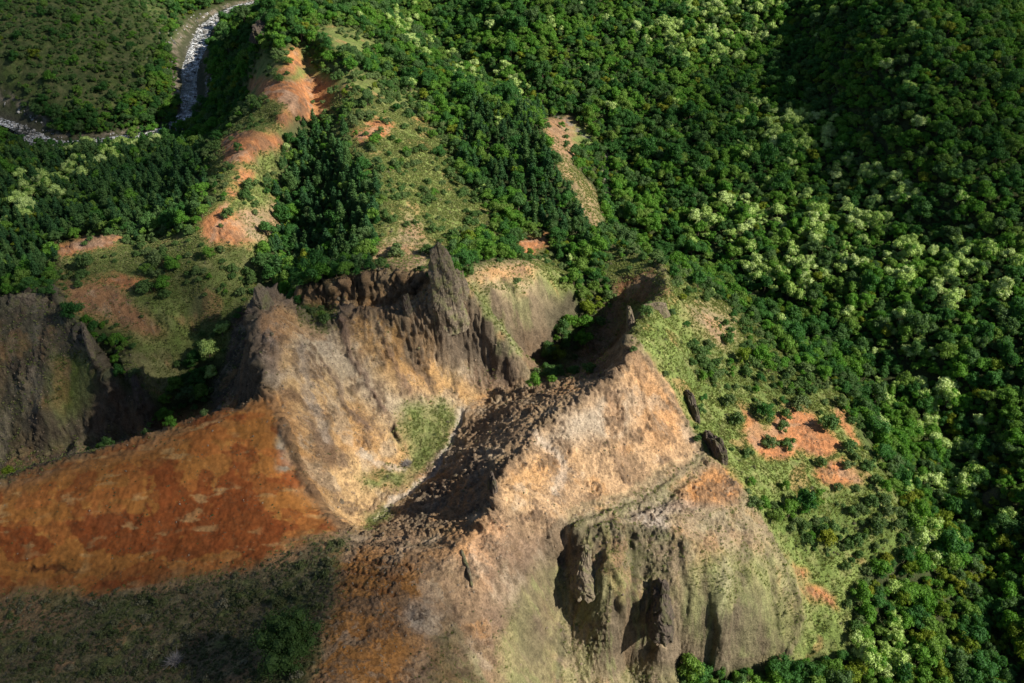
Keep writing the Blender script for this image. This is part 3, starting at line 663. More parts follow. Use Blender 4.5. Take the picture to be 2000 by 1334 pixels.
C = mixc(C, (.13, .08, .05), nb_ * edge(streak * flow_m + .5 * fine, .2, .6) * steep * .55)
C = mixc(C, (.15, .095, .06), nb_ * edge(-rill * flow_m + .2 * fine, .1, .35) * steep * .6)
C = mixc(C, (.17, .115, .075), nb_ * outc * (1 - .5 * big) * edge(rg + .5 * fine, .3, 1.0) * .75)
C = mixc(C, (.45, .34, .23), nb_ * outc * edge(-rg + .3 * fine, -.3, .2) * .4)
C = mixc(C, (.50, .40, .28), nb_ * edge(rill * flow_m + .1 * fine, .12, .35) * steep * .3)
C = mixc(C, (.09, .06, .04), cracks * .7)
C = mixc(C, (.12, .085, .06), big * edge(.14 - crk, 0, .14) * .55)
C = mixc(C, (.34, .235, .135), big * edge(crk - .3 + .3 * fine, 0, .3) * .7)
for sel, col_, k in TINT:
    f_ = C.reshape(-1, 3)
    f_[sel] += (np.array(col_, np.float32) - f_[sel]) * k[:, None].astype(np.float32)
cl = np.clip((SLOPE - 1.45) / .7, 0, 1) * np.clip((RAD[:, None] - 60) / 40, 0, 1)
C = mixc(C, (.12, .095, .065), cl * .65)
grassy = ATT['grass'] * (1 - cl)
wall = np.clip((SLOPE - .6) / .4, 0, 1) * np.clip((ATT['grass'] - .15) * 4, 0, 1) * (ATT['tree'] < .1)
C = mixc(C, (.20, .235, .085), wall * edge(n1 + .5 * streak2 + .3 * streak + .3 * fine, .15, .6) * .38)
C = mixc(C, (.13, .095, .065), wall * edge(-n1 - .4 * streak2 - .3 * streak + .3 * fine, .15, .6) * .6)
C = mixc(C, (.25, .22, .10), grassy * np.clip(n2 * 1.0, 0, .45) * (ATT['tree'] < .7))
C = mixc(C, (.11, .16, .035), grassy * np.clip(-n1 * 1.3, 0, .6) * (ATT['tree'] < .9))
C = mixc(C, (.38, .21, .10), grassy * edge(fbm(GX / 17, GY / 17, 4, 131), .4, .65) * .6 * (ATT['tree'] < .5))
C = mixc(C, (.23, .19, .14), np.clip(1.2 - np.abs(D_RIV - 12) / 4, 0, 1) * np.clip(.6 + 1.5 * n2, 0, 1))
C = mixc(C, (.09, .085, .06), np.clip(1.2 - D_RIV / 9, 0, 1))
C = mixc(C, (.20, .18, .155), np.clip(.6 - D_STR / 3.5 + 1.3 * n2, 0, 1) * (V < 600))
C *= (1 + .18 * src + .10 * perlin(GX / .9, GY / .9, 141))[..., None]
C = np.clip(C, .012, .75)

def grid_mesh(name, X, Y, Z):
    r_, c_ = X.shape
    me = bpy.data.meshes.new(name)
    co = np.stack([X, Y, Z], -1).reshape(-1, 3).astype(np.float32)
    idx = np.arange(r_ * c_, dtype=np.int32).reshape(r_, c_)
    q = np.stack([idx[1:, :-1], idx[1:, 1:], idx[:-1, 1:], idx[:-1, :-1]], -1).reshape(-1, 4)
    me.vertices.add(len(co)); me.vertices.foreach_set('co', co.ravel())
    me.loops.add(q.size); me.loops.foreach_set('vertex_index', q.ravel())
    me.polygons.add(len(q)); me.polygons.foreach_set('loop_start', np.arange(0, q.size, 4, dtype=np.int32))
    me.update(calc_edges=True)
    me.polygons.foreach_set('use_smooth', np.ones(len(q), bool))
    return me
def put_attr(me, name, kind, data):
    a = me.attributes.new(name, kind, 'POINT')
    a.data.foreach_set({'FLOAT': 'value', 'INT': 'value', 'FLOAT_VECTOR': 'vector', 'FLOAT_COLOR': 'color'}[kind], np.ascontiguousarray(data).ravel())
DD = np.where(D_RIV < 30, HT - HB, DD)
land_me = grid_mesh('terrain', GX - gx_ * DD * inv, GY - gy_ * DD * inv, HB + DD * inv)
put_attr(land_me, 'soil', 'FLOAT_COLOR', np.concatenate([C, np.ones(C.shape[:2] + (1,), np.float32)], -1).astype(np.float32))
put_attr(land_me, 'bare', 'FLOAT', bare.astype(np.float32))
put_attr(land_me, 'grain', 'FLOAT', (1 - .72 * ridge_o).astype(np.float32))

# ------------------------------------------------------------------ materials
class N:
    def __init__(s, name):
        s.m = bpy.data.materials.new(name)
        s.m.use_nodes = True
        s.t = s.m.node_tree
        s.b = s.t.nodes['Principled BSDF']
        s.o = s.t.nodes['Material Output']
        s.b.inputs['Specular IOR Level'].default_value = .15
        s.b.inputs['Roughness'].default_value = .9
    def n(s, kind, **kw):
        nd = s.t.nodes.new(kind)
        for k, v in kw.items():
            if k in nd.inputs:
                nd.inputs[k].default_value = v
            else:
                setattr(nd, k, v)
        return nd
    def l(s, a, b):
        s.t.links.new(a, b)
    def noise(s, scale, detail=4, rough=.6, coord=None):
        nd = s.n('ShaderNodeTexNoise', Scale=scale, Detail=detail, Roughness=rough)
        if coord is not None:
            s.l(coord, nd.inputs['Vector'])
        return nd
    def ramp(s, src, stops):
        nd = s.n('ShaderNodeValToRGB')
        e = nd.color_ramp.elements
        while len(e) < len(stops):
            e.new(.5)
        for el, (p, c) in zip(e, stops):
            el.position = p
            el.color = (c, c, c, 1) if isinstance(c, (int, float)) else tuple(c) + (1,)
        s.l(src, nd.inputs[0])
        return nd
    def mix(s, a, b, fac=1.0, mode='MIX'):
        nd = s.n('ShaderNodeMix', data_type='RGBA', blend_type=mode)
        for sock, v in ((nd.inputs[0], fac), (nd.inputs[6], a), (nd.inputs[7], b)):
            if isinstance(v, (int, float)):
                sock.default_value = v
            elif isinstance(v, tuple):
                sock.default_value = v + (1,) if len(v) == 3 else v
            else:
                s.l(v, sock)
        return nd.outputs[2]
    def bump(s, h, dist, strength=1.0, prev=None):
        nd = s.n('ShaderNodeBump', Distance=dist, Strength=strength)
        s.l(h, nd.inputs['Height'])
        if prev is not None:
            s.l(prev, nd.inputs['Normal'])
        return nd.outputs[0]

def soil_material():
    g = N('soil_and_rock')
    pos = g.n('ShaderNodeNewGeometry').outputs['Position']
    at_ = g.n('ShaderNodeAttribute', attribute_name='soil').outputs['Color']
    ba = g.n('ShaderNodeAttribute', attribute_name='bare').outputs['Fac']
    gr_ = g.n('ShaderNodeAttribute', attribute_name='grain').outputs['Fac']
    a = g.noise(1.6, 6, .7, pos)
    b = g.noise(.35, 5, .65, pos)
    c1 = g.mix(at_, g.ramp(a.outputs[0], [(.30, .55), (.5, 1.0), (.70, 1.35)]).outputs[0], gr_, 'MULTIPLY')
    c2 = g.mix(c1, g.ramp(b.outputs[0], [(.33, .62), (.5, 1.0), (.68, 1.3)]).outputs[0], .8, 'MULTIPLY')
    # scattered small stones and dead tufts
    vo = g.n('ShaderNodeTexVoronoi', Scale=.9, Randomness=1.0)
    g.l(pos, vo.inputs['Vector'])
    spot = g.ramp(vo.outputs['Distance'], [(.0, 1.0), (.16, .9), (.24, 0.0)]).outputs[0]
    keep = g.ramp(g.noise(.16, 3, .6, pos).outputs[0], [(.5, 0.0), (.62, 1.0)]).outputs[0]
    f = g.mix(spot, keep, 1.0, 'MULTIPLY')
    f = g.mix(f, ba, 1.0, 'MULTIPLY')
    c3 = g.mix(c2, (.10, .085, .05), f)
    g.l(c3, g.b.inputs['Base Color'])
    nb = g.bump(a.outputs[0], .5, 1.0)
    g.l(gr_, nb.node.inputs['Strength'])
    nb = g.bump(b.outputs[0], .8, .6, nb)
    g.l(gr_, nb.node.inputs['Strength'])
    g.l(nb, g.b.inputs['Normal'])
    return g.m
M_SOIL = soil_material()
land_me.materials.append(M_SOIL)
land = bpy.data.objects.new('terrain', land_me)
COL.objects.link(land)
land['kind'] = 'structure'

# ------------------------------------------------------------------ more materials
def leaf_material(name, c0, c1, c2, trans=.25, patch=.5):
    g = N(name)
    rnd = g.n('ShaderNodeObjectInfo').outputs['Random']
    base = g.ramp(rnd, [(0.0, c0), (.5, c1), (1.0, c2)]).outputs[0]
    pos = g.n('ShaderNodeNewGeometry').outputs['Position']
    big_ = g.ramp(g.noise(.03, 2, .5, pos).outputs[0], [(.3, .75), (.7, 1.3)]).outputs[0]
    sm = g.ramp(g.noise(1.1, 3, .7, pos).outputs[0], [(.3, .5), (.5, 1.0), (.75, 1.7)]).outputs[0]
    c = g.mix(base, big_, patch, 'MULTIPLY')
    c = g.mix(c, sm, .8, 'MULTIPLY')
    g.l(c, g.b.inputs['Base Color'])
    g.b.inputs['Roughness'].default_value = .6
    tr = g.n('ShaderNodeBsdfTranslucent')
    g.l(g.mix(c, (1.0, 1.1, .45), 1.0, 'MULTIPLY'), tr.inputs[0])
    mx = g.n('ShaderNodeMixShader')
    mx.inputs[0].default_value = trans
    g.l(g.b.outputs[0], mx.inputs[1]); g.l(tr.outputs[0], mx.inputs[2])
    g.l(mx.outputs[0], g.o.inputs[0])
    return g.m
M_DARK = leaf_material('leaf_dark_green', (.052, .155, .036), (.072, .190, .042), (.120, .195, .072), .42)
M_MID = leaf_material('leaf_mid_green', (.100, .255, .032), (.138, .290, .040), (.185, .285, .062), .42)
M_YEL = leaf_material('leaf_yellow_green', (.150, .225, .022), (.190, .245, .025), (.240, .270, .028), .35)
M_BLOOM = leaf_material('pale_blossom', (.36, .50, .13), (.43, .57, .18), (.52, .63, .26), .25, .3)
M_BUSH = leaf_material('bush_leaf', (.040, .080, .020), (.048, .090, .022), (.055, .10, .025), .25)
M_SHRUB = leaf_material('shrub_leaf', (.085, .170, .045), (.115, .195, .056), (.150, .210, .078), .35)
M_SLIM = leaf_material('slender_leaf', (.036, .100, .036), (.055, .135, .042), (.090, .170, .048), .3)
M_GRASS = leaf_material('grass_blade', (.19, .25, .075), (.25, .29, .10), (.33, .32, .15), .3, .6)
M_SCRUB = leaf_material('scrub_leaf', (.085, .115, .038), (.130, .140, .060), (.215, .195, .125), .2, .8)
def plain(name, col, rough=.9, nscale=2.0, amt=.6, bump=.2):
    g = N(name)
    pos = g.n('ShaderNodeNewGeometry').outputs['Position']
    a = g.noise(nscale, 5, .7, pos)
    g.l(g.mix(col, g.ramp(a.outputs[0], [(.25, .35), (.5, 1.0), (.75, 1.6)]).outputs[0], amt, 'MULTIPLY'), g.b.inputs['Base Color'])
    g.b.inputs['Roughness'].default_value = rough
    g.l(g.bump(a.outputs[0], bump), g.b.inputs['Normal'])
    return g.m
M_BARK = plain('bark', (.14, .105, .075), .9, 6)
M_TWIG = plain('dead_twig', (.34, .31, .29), .9, 6)
M_STONE = plain('loose_stone', (.26, .20, .14), .9, 2)
M_BOULDER = leaf_material('river_boulder', (.09, .085, .075), (.30, .29, .27), (.55, .54, .52), 0.0, .3)
def crag_material(name, c_dark, c_light, moss):
    g = N(name)
    ge = g.n('ShaderNodeNewGeometry')
    pos = ge.outputs['Position']
    a = g.noise(.9, 7, .72, pos)
    b = g.noise(.28, 5, .65, pos)
    c = g.mix(c_dark, c_light, g.ramp(a.outputs[0], [(.35, 0.0), (.7, 1.0)]).outputs[0])
    c = g.mix(c, moss, g.ramp(b.outputs[0], [(.48, 0.0), (.62, .75)]).outputs[0])
    g.l(c, g.b.inputs['Base Color'])
    n_ = g.bump(a.outputs[0], .8, 1.0)
    n_ = g.bump(b.outputs[0], 1.5, .7, n_)
    g.l(n_, g.b.inputs['Normal'])
    return g.m
M_CRAG = crag_material('weathered_rock', (.12, .095, .07), (.31, .25, .17), (.20, .20, .085))
M_CRAGD = crag_material('dark_lava_rock', (.055, .045, .038), (.16, .125, .095), (.10, .10, .045))

# ------------------------------------------------------------------ building helpers
def mesh_of(name, verts, faces, mats, mi=None, smooth=False):
    me = bpy.data.meshes.new(name)
    verts = np.asarray(verts, np.float32)
    me.from_pydata(verts.tolist(), [], faces if isinstance(faces, list) else faces.tolist())
    for m in mats:
        me.materials.append(m)
    if mi is not None:
        me.polygons.foreach_set('material_index', np.asarray(mi, np.int32))
    if smooth:
        me.polygons.foreach_set('use_smooth', np.ones(len(me.polygons), bool))
    me.update()
    return me
def link(name, me, parent=None):
    o = bpy.data.objects.new(name, me)
    COL.objects.link(o)
    if parent is not None:
        o.parent = parent
    return o
def tag(o, label, cat, group=None):
    o['label'], o['category'] = label, cat
    if group:
        o['group'] = group
    return o

# ------------------------------------------------------------------ standing rocks
def noise3(p, s, seed):
    return (perlin(p[:, 0] / s + p[:, 2] / s * .6, p[:, 1] / s - p[:, 2] / s * .8, seed) + perlin(p[:, 2] / s * .9 + p[:, 0] / s * .5, p[:, 1] / s * .7 + 3, seed + 4)) * .7
def crag(name, label, u, v, h, tall, length, width, yaw, lean=(0, 0), top=.35, mat=None, seed=1, sharp=1.0, sink=5.0, jag=.45, base=None):
    nl, na = 44, 72
    base = drape(u, v) if base is None else np.array(base, float)
    z0, _, _ = ground(base[0], base[1])
    base[2] = float(z0)
    t = np.linspace(0, 1, nl)[:, None]
    a = np.linspace(0, 2 * np.pi, na, endpoint=False)[None]
    cs, sn = np.cos(a), np.sin(a)
    sq = (np.abs(cs) ** 3 + np.abs(sn) ** 3) ** (-1 / 3)
    prof = (1 - t ** 1.15) * (1 - top) + top
    cap = np.clip((1 - t) / .10, 0, 1) ** .5
    wl = (prof * .75 + .25) * cap
    ww = prof ** sharp * cap
    x = cs * sq * length / 2 * wl
    y = sn * sq * width / 2 * ww
    z = t * (tall + sink) - sink + 0 * a
    # the summit line rises and falls along the rock
    z = z * np.where(z > 0, 1 - jag * (.5 + .6 * perlin(x / (length * .2) + seed, 0 * x + .37, seed + 2)) * t, 1)
    c, s = math.cos(R(yaw)), math.sin(R(yaw))
    X = x * c - y * s + lean[0] * t
    Y = x * s + y * c + lean[1] * t
    P = np.stack([X, Y, z], -1).reshape(-1, 3)
    amp = min(length, width) * .5
    nrm = np.stack([X - lean[0] * t, Y - lean[1] * t, 0 * X], -1).reshape(-1, 3)
    nrm /= np.maximum(np.linalg.norm(nrm, axis=1), .05)[:, None]
    flute = np.array((1, 1, .28))
    d = (.30 * noise3(P, amp * 1.5, seed) + .30 * (.3 - np.abs(noise3(P * flute, amp * .55, seed + 9))) + .16 * noise3(P * flute, amp * .3, seed + 19)
         + .12 * (.3 - np.abs(noise3(P, amp * .28, seed + 59))) + .08 * noise3(P, amp * .12, seed + 39))
    P += nrm * (d * amp)[:, None]
    P[:, 2] += np.clip(P[:, 2] / 3, 0, 1) * (min(tall * .16, 1.6) * jag * 2 * noise3(P * np.array((1, 1, .1)), amp * .5, seed + 29) + .4 * noise3(P, .9, seed + 49))
    f = []
    for i in range(nl - 1):
        for j in range(na):
            k = (j + 1) % na
            f.append((i * na + j, i * na + k, (i + 1) * na + k, (i + 1) * na + j))
    f.append(tuple((nl - 1) * na + j for j in range(na)))
    o = link(name, mesh_of(name, P, f, [mat or M_CRAG]))
    o.location = base
    return tag(o, label, 'rock')
crag('rock_spire', 'tall knob-topped rock spire on the rim above the bare bowl', 876, 580, 86, 24, 16, 10.5, 10, (-3.0, 1.5), .20, M_CRAG, 3, .9, 18.0, .08, at(876, 578, 86))
crag('rock_horn', 'short rock horn beside the tall spire, on its ridge side', 898, 566, 86, 9, 9, 6, 30, (-1, 0), .2, M_CRAG, 61, 1.0, 7.0, .3, at(898, 562, 86))
crag('rock_fin', 'thin pale rock leg propped against the foot of the tall spire', 848, 592, 81, 12, 3.4, 4.5, 60, (3, 3), .3, M_CRAG, 5)
crag('rock_fin', 'small dark pointed fin of rock on the bowl rim, near the tall spire', 799, 618, 78, 10.5, 5.5, 3.4, 70, (-.3, 0), .25, M_CRAGD, 7)
crag('rock_peak', 'jagged grey rock peak at the end of the bowl rim above the black cliff', 516, 594, 88, 9, 10, 7, 70, (-.5, 0), .15, M_CRAG, 11, 1.0, 6.0, .3)
crag('rock_spire', 'pale triangular rock tooth on the crest above the black shadowed bowl', 1236, 640, 74, 11, 8, 4, 95, (-2.5, 3), .15, M_CRAG, 13)
crag('rock_fin', 'low grey rock crest beside the pale triangular tooth', 1275, 603, 72, 3.5, 15, 3.5, 10, (0, 0), .4, M_CRAG, 17)
crag('rock_dyke', 'narrow dark wall of rock on the grassy flank, upper of two', 1350, 792, 46, 6, 17, 4.2, 105, (0, 0), .5, M_CRAGD, 19)
crag('rock_dyke', 'broad black lava wall at the lower end of the grassy flank gap', 1396, 880, 42, 9, 15, 6, 118, (-1, 0), .5, M_CRAGD, 23)
crag('rock_fin', 'black jagged pinnacle on the broken crest over the bowl', 962, 955, 66, 6.5, 11, 3.5, 100, (0, 0), .3, M_CRAGD, 29)
crag('rock_fin', 'tall dark rock blade standing on the near buttress face', 1292, 1180, 33, 9, 24, 9.5, 86, (0, 3), .30, M_CRAGD, 31, 1.2, 6.0, .7)
crag('rock_fin', 'mossy dark rock edge walling the near gully', 1140, 1100, 42, 6.5, 26, 10, 92, (0, 3), .3, M_CRAG, 37, 1.2, 6.0, .7)
crag('rock_crest', 'grey crags topping the dark ridge at the left edge', 60, 585, 52, 4, 22, 5, 8, (0, 0), .4, M_CRAG, 41)
crag('rock_dyke', 'pale rock rib running down the dark left ridge', 172, 672, 42, 4.5, 22, 3.5, -62, (0, 0), .5, M_CRAG, 43)
crag('rock_dyke', 'short dark rock rib above the left gully floor', 272, 765, 25, 5.5, 20, 4.5, -66, (0, 0), .5, M_CRAGD, 47)
crag('rocky_outcrop', 'dark rock knob on the far ridge above the river', 520, 62, 68, 9, 24, 15, 30, (0, 0), .5, M_CRAGD, 53)
crag('rock_rib', 'thin straight brown rock rib on the near peach slope', 912, 1102, 64, 1.6, 14, 1.6, 108, (0, 0), .6, M_CRAG, 59, 1.0, 3)

# ------------------------------------------------------------------ river
def smooth_path(P, step):
    P = np.array(P)
    out = []
    for i in range(len(P) - 1):
        p0, p1, p2, p3 = P[max(i - 1, 0)], P[i], P[i + 1], P[min(i + 2, len(P) - 1)]
        n = max(2, int(np.linalg.norm(p2 - p1) / step))
        for k in range(n):
            t = k / n
            out.append(.5 * ((2 * p1) + (p2 - p0) * t + (2 * p0 - 5 * p1 + 4 * p2 - p3) * t * t + (3 * p1 - p0 - 3 * p2 + p3) * t ** 3))
    return np.array(out + [P[-1]])
RP = smooth_path([at(*p) for p in RIVER], 2.0)
tan_ = np.gradient(RP, axis=0)
tan_ /= np.linalg.norm(tan_[:, :2], axis=1)[:, None]
side = np.stack([tan_[:, 1], -tan_[:, 0], 0 * tan_[:, 0]], 1)
ru, rv, _ = sheet(RP[:, 0], RP[:, 1], RP[:, 2])
half = 5.5 + 6.0 * np.exp(-((rv - 130) / 60) ** 2) * (ru > 250)
kx = np.linspace(-1, 1, 15)
RG = RP[:, None, :] + side[:, None, :] * (half[:, None] * kx[None])[..., None] * 1.5
RG[..., 2] = RP[:, None, 2] - .35 + .22 * fbm(RG[..., 0] / 2.2, RG[..., 1] / 2.2, 3, 201) - .1
river_me = grid_mesh('river', RG[..., 0], RG[..., 1], RG[..., 2])
def water_material():
    g = N('river_water')
    pos = g.n('ShaderNodeNewGeometry').outputs['Position']
    a = g.noise(.38, 5, .8, pos)
    fo = g.ramp(a.outputs[0], [(.49, 0.0), (.55, 1.0)]).outputs[0]
    br = g.ramp(g.noise(.035, 2, .5, pos).outputs[0], [(.36, .05), (.52, 1.0)]).outputs[0]
    fo = g.mix(fo, br, 1.0, 'MULTIPLY')
    g.l(g.mix((.022, .026, .020), (.80, .82, .82), fo), g.b.inputs['Base Color'])
    g.l(g.ramp(fo, [(0.0, .12), (1.0, .8)]).outputs[0], g.b.inputs['Roughness'])
    g.b.inputs['Specular IOR Level'].default_value = .5
    g.l(g.bump(a.outputs[0], .4), g.b.inputs['Normal'])
    return g.m
river_me.materials.append(water_material())
link('river', river_me)['kind'] = 'structure'

# ------------------------------------------------------------------ plants: one mesh per variant
def quads(cen, nrm, size, rs, aspect=.75):
    n = len(cen)
    r = rs.normal(size=(n, 3))
    t = np.cross(nrm, r); t /= np.maximum(np.linalg.norm(t, axis=1), 1e-4)[:, None]
    b = np.cross(nrm, t)
    s = size[:, None] * .5
    v = np.stack([cen - t * s, cen - b * s * aspect + nrm * s * .15, cen + t * s, cen + b * s * aspect - nrm * s * .2], 1).reshape(-1, 3)
    f = np.arange(4 * n).reshape(n, 4)
    return v, f
def blob(c, r, rs, nu=6, nv=4):
    v, f = [], []
    for i in range(nv + 1):
        th = math.pi * i / nv
        for j in range(nu):
            ph = 2 * math.pi * j / nu + i * .4
            rr = r * (.85 + .3 * rs.rand())
            v.append(c + rr * np.array((math.sin(th) * math.cos(ph), math.sin(th) * math.sin(ph), math.cos(th))))
    for i in range(nv):
        for j in range(nu):
            k = (j + 1) % nu
            f.append((i * nu + j, (i + 1) * nu + j, (i + 1) * nu + k, i * nu + k))
    return np.array(v), f
def crown_mesh(name, lobes, per, leaf, mats, seed, core=.62, spread=.45, low=-.35):
    """lobes: (centre, radius, material slot); leaf-sized faces over every lobe, thinner below"""
    rs = np.random.RandomState(seed)
    V, F, MI, off = [], [], [], 0
    for c, r, mi in lobes:
        c = np.array(c, float)
        n = int(per * r * r) + 12
        d = rs.normal(size=(n * 2, 3)); d /= np.linalg.norm(d, axis=1)[:, None]
        d = d[d[:, 2] > low - .4 * rs.rand(len(d))][:n]
        rad = r * (.72 + .36 * rs.rand(len(d)) + .10 * np.sin(d[:, 0] * 7 + seed) * np.sin(d[:, 1] * 6))
        p = c + d * rad[:, None] * np.array((1, 1, .82))
        nn = d + rs.normal(size=d.shape) * spread
        nn /= np.linalg.norm(nn, axis=1)[:, None]
        v, f = quads(p, nn, leaf * (.6 + .8 * rs.rand(len(d))), rs)
        V.append(v); F.extend((f + off).tolist()); MI += [mi] * len(f); off += len(v)
        if core:
            v, f = blob(c, r * core, rs)
            V.append(v); F.extend([tuple(k + off for k in q) for q in f]); MI += [mi] * len(f); off += len(v)
    return mesh_of(name, np.concatenate(V), F, mats, MI)
def tube(pts, rad, n=6):
    pts = np.array(pts, float)
    V, F = [], []
    for i, p in enumerate(pts):
        d = pts[min(i + 1, len(pts) - 1)] - pts[max(i - 1, 0)]
        d /= np.linalg.norm(d)
        e = np.cross(d, (.3, .9, .1)); e /= np.linalg.norm(e)
        g = np.cross(d, e)
        for j in range(n):
            a = 2 * math.pi * j / n
            V.append(p + rad[i] * (e * math.cos(a) + g * math.sin(a)))
    for i in range(len(pts) - 1):
        for j in range(n):
            k = (j + 1) % n
            F.append((i * n + j, i * n + k, (i + 1) * n + k, (i + 1) * n + j))
    return V, F
def trunk_mesh(name, lobes, height, r0, seed, mat):
    rs = np.random.RandomState(seed + 500)
    V, F = tube([(0, 0, -1.2), (.05, .02, height * .3), (.12 * rs.randn(), .12 * rs.randn(), height * .62)], [r0 * 1.3, r0, r0 * .7], 7)
    for c, r, _ in lobes[:6]:
        c = np.array(c, float)
        v, f = tube([(0, 0, height * .34), (c[0] * .45, c[1] * .45, height * .34 + (c[2] - height * .34) * .6), c + (0, 0, r * .3)], [r0 * .6, r0 * .4, r0 * .15], 5)
        F += [tuple(k + len(V) for k in q) for q in f]
        V += v
    return mesh_of(name, V, F, [mat], smooth=True)
def round_lobes(rs, R0, H, n, pale=0.0):
    L = [((0, 0, H * .68), R0 * .58, int(rs.rand() < pale))]
    for k in range(n):
        a = 2 * math.pi * (k + rs.rand() * .6) / n
        q = R0 * (.35 + .50 * rs.rand())
        L.append(((q * math.cos(a), q * math.sin(a), H * (.38 + .40 * rs.rand())), R0 * (.24 + .28 * rs.rand()), int(rs.rand() < pale)))
    for k in range(3):
        a = rs.rand() * 6.28
        L.append(((R0 * .32 * math.cos(a), R0 * .32 * math.sin(a), H * .86), R0 * (.26 + .14 * rs.rand()), int(rs.rand() < pale * 1.3)))
    return L
VAR = {}
def variants(kind, count, lobes_fn, per, leaf, mats, trunk, **kw):
    VAR[kind] = []
    for k in range(count):
        rs = np.random.RandomState(hash_seed(kind) + k * 13)
        L, H = lobes_fn(rs)
        VAR[kind].append((crown_mesh('crown', L, per, leaf, mats, 10 + k + hash_seed(kind), **kw), trunk_mesh('trunk', L, H, trunk, k, M_BARK)))
def hash_seed(s):
    return sum(ord(c) * (i + 3) for i, c in enumerate(s)) % 1000
variants('dark', 7, lambda rs: (round_lobes(rs, 3.6, 7.5, 5 + rs.randint(5)), 7.5), 48, .46, [M_DARK], .20)
variants('mid', 7, lambda rs: (round_lobes(rs, 3.4, 6.8, 5 + rs.randint(5)), 6.8), 48, .45, [M_MID], .18)
variants('yellow', 3, lambda rs: (round_lobes(rs, 3.0, 6.0, 7), 6.0), 48, .42, [M_YEL], .16)
variants('pale', 5, lambda rs: (round_lobes(rs, 3.9, 8.0, 8, .72), 8.0), 46, .45, [M_MID, M_BLOOM], .22)
variants('shrub', 5, lambda rs: (round_lobes(rs, 2.6, 3.6, 7), 3.6), 40, .42, [M_SHRUB], .10, low=-.1)
def slim_lobes(rs):
    H = 9.0
    L = []
    for k in range(6):
        z = H * (.28 + .62 * k / 5)
        r = 1.75 * (1 - .72 * (k / 5)) + .25
        a = rs.rand() * 6.28
        L.append(((.5 * math.cos(a) * (1 - k / 6), .5 * math.sin(a) * (1 - k / 6), z), r, 0))
        if k < 4:
            b = a + 2 + rs.rand()
            L.append(((r * .8 * math.cos(b), r * .8 * math.sin(b), z - .3), r * .65, 0))
    return L, H
variants('slim', 4, slim_lobes, 40, .50, [M_SLIM], .15, spread=.6)
# the big bush and the small scrub
def scrub_lobes(rs):
    L = []
    for k in range(5):
        L.append(((rs.randn() * .55, rs.randn() * .55, .35 + .25 * rs.rand()), .5 + .3 * rs.rand(), 0))
    return L, 1.0
variants('big', 1, lambda rs: ([(np.array(c) * 2.6, r * 2.2, m) for c, r, m in round_lobes(rs, 4.0, 3.4, 13) + round_lobes(rs, 2.6, 4.4, 9)], 9.0), 34, .42, [M_BUSH], .35, spread=.8)
variants('scrub', 4, scrub_lobes, 55, .28, [M_SCRUB], .04, spread=.8, core=.5)
def tuft_mesh(name, seed, mat, n=18, tall=.34, wide=.6):
    rs = np.random.RandomState(seed)
    V, F = [], []
    for k in range(n):
        a, q = rs.rand() * 6.28, wide * rs.rand() ** .6
        bx, by = q * math.cos(a), q * math.sin(a)
        a2 = rs.rand() * 6.28
        w = .10 + .08 * rs.rand()
        h = tall * (.5 + .8 * rs.rand())
        dx, dy = .35 * h * math.cos(a + rs.randn() * .6), .35 * h * math.sin(a + rs.randn() * .6)
        i = len(V)
        V += [(bx - w * math.cos(a2), by - w * math.sin(a2), -.05), (bx + w * math.cos(a2), by + w * math.sin(a2), -.05),
              (bx + dx + w * .5 * math.cos(a2), by + dy + w * .5 * math.sin(a2), h), (bx + dx - w * .5 * math.cos(a2), by + dy - w * .5 * math.sin(a2), h)]
        F.append((i, i + 1, i + 2, i + 3))
    return mesh_of(name, V, F, [mat])
def stone_mesh(name, seed, mat):
    rs = np.random.RandomState(seed)
    v, f = blob(np.zeros(3), .5, rs, 7, 5)
    v = v * np.array((1, .8, .65)) + .06 * rs.randn(*v.shape)
    return mesh_of(name, v, f, [mat])

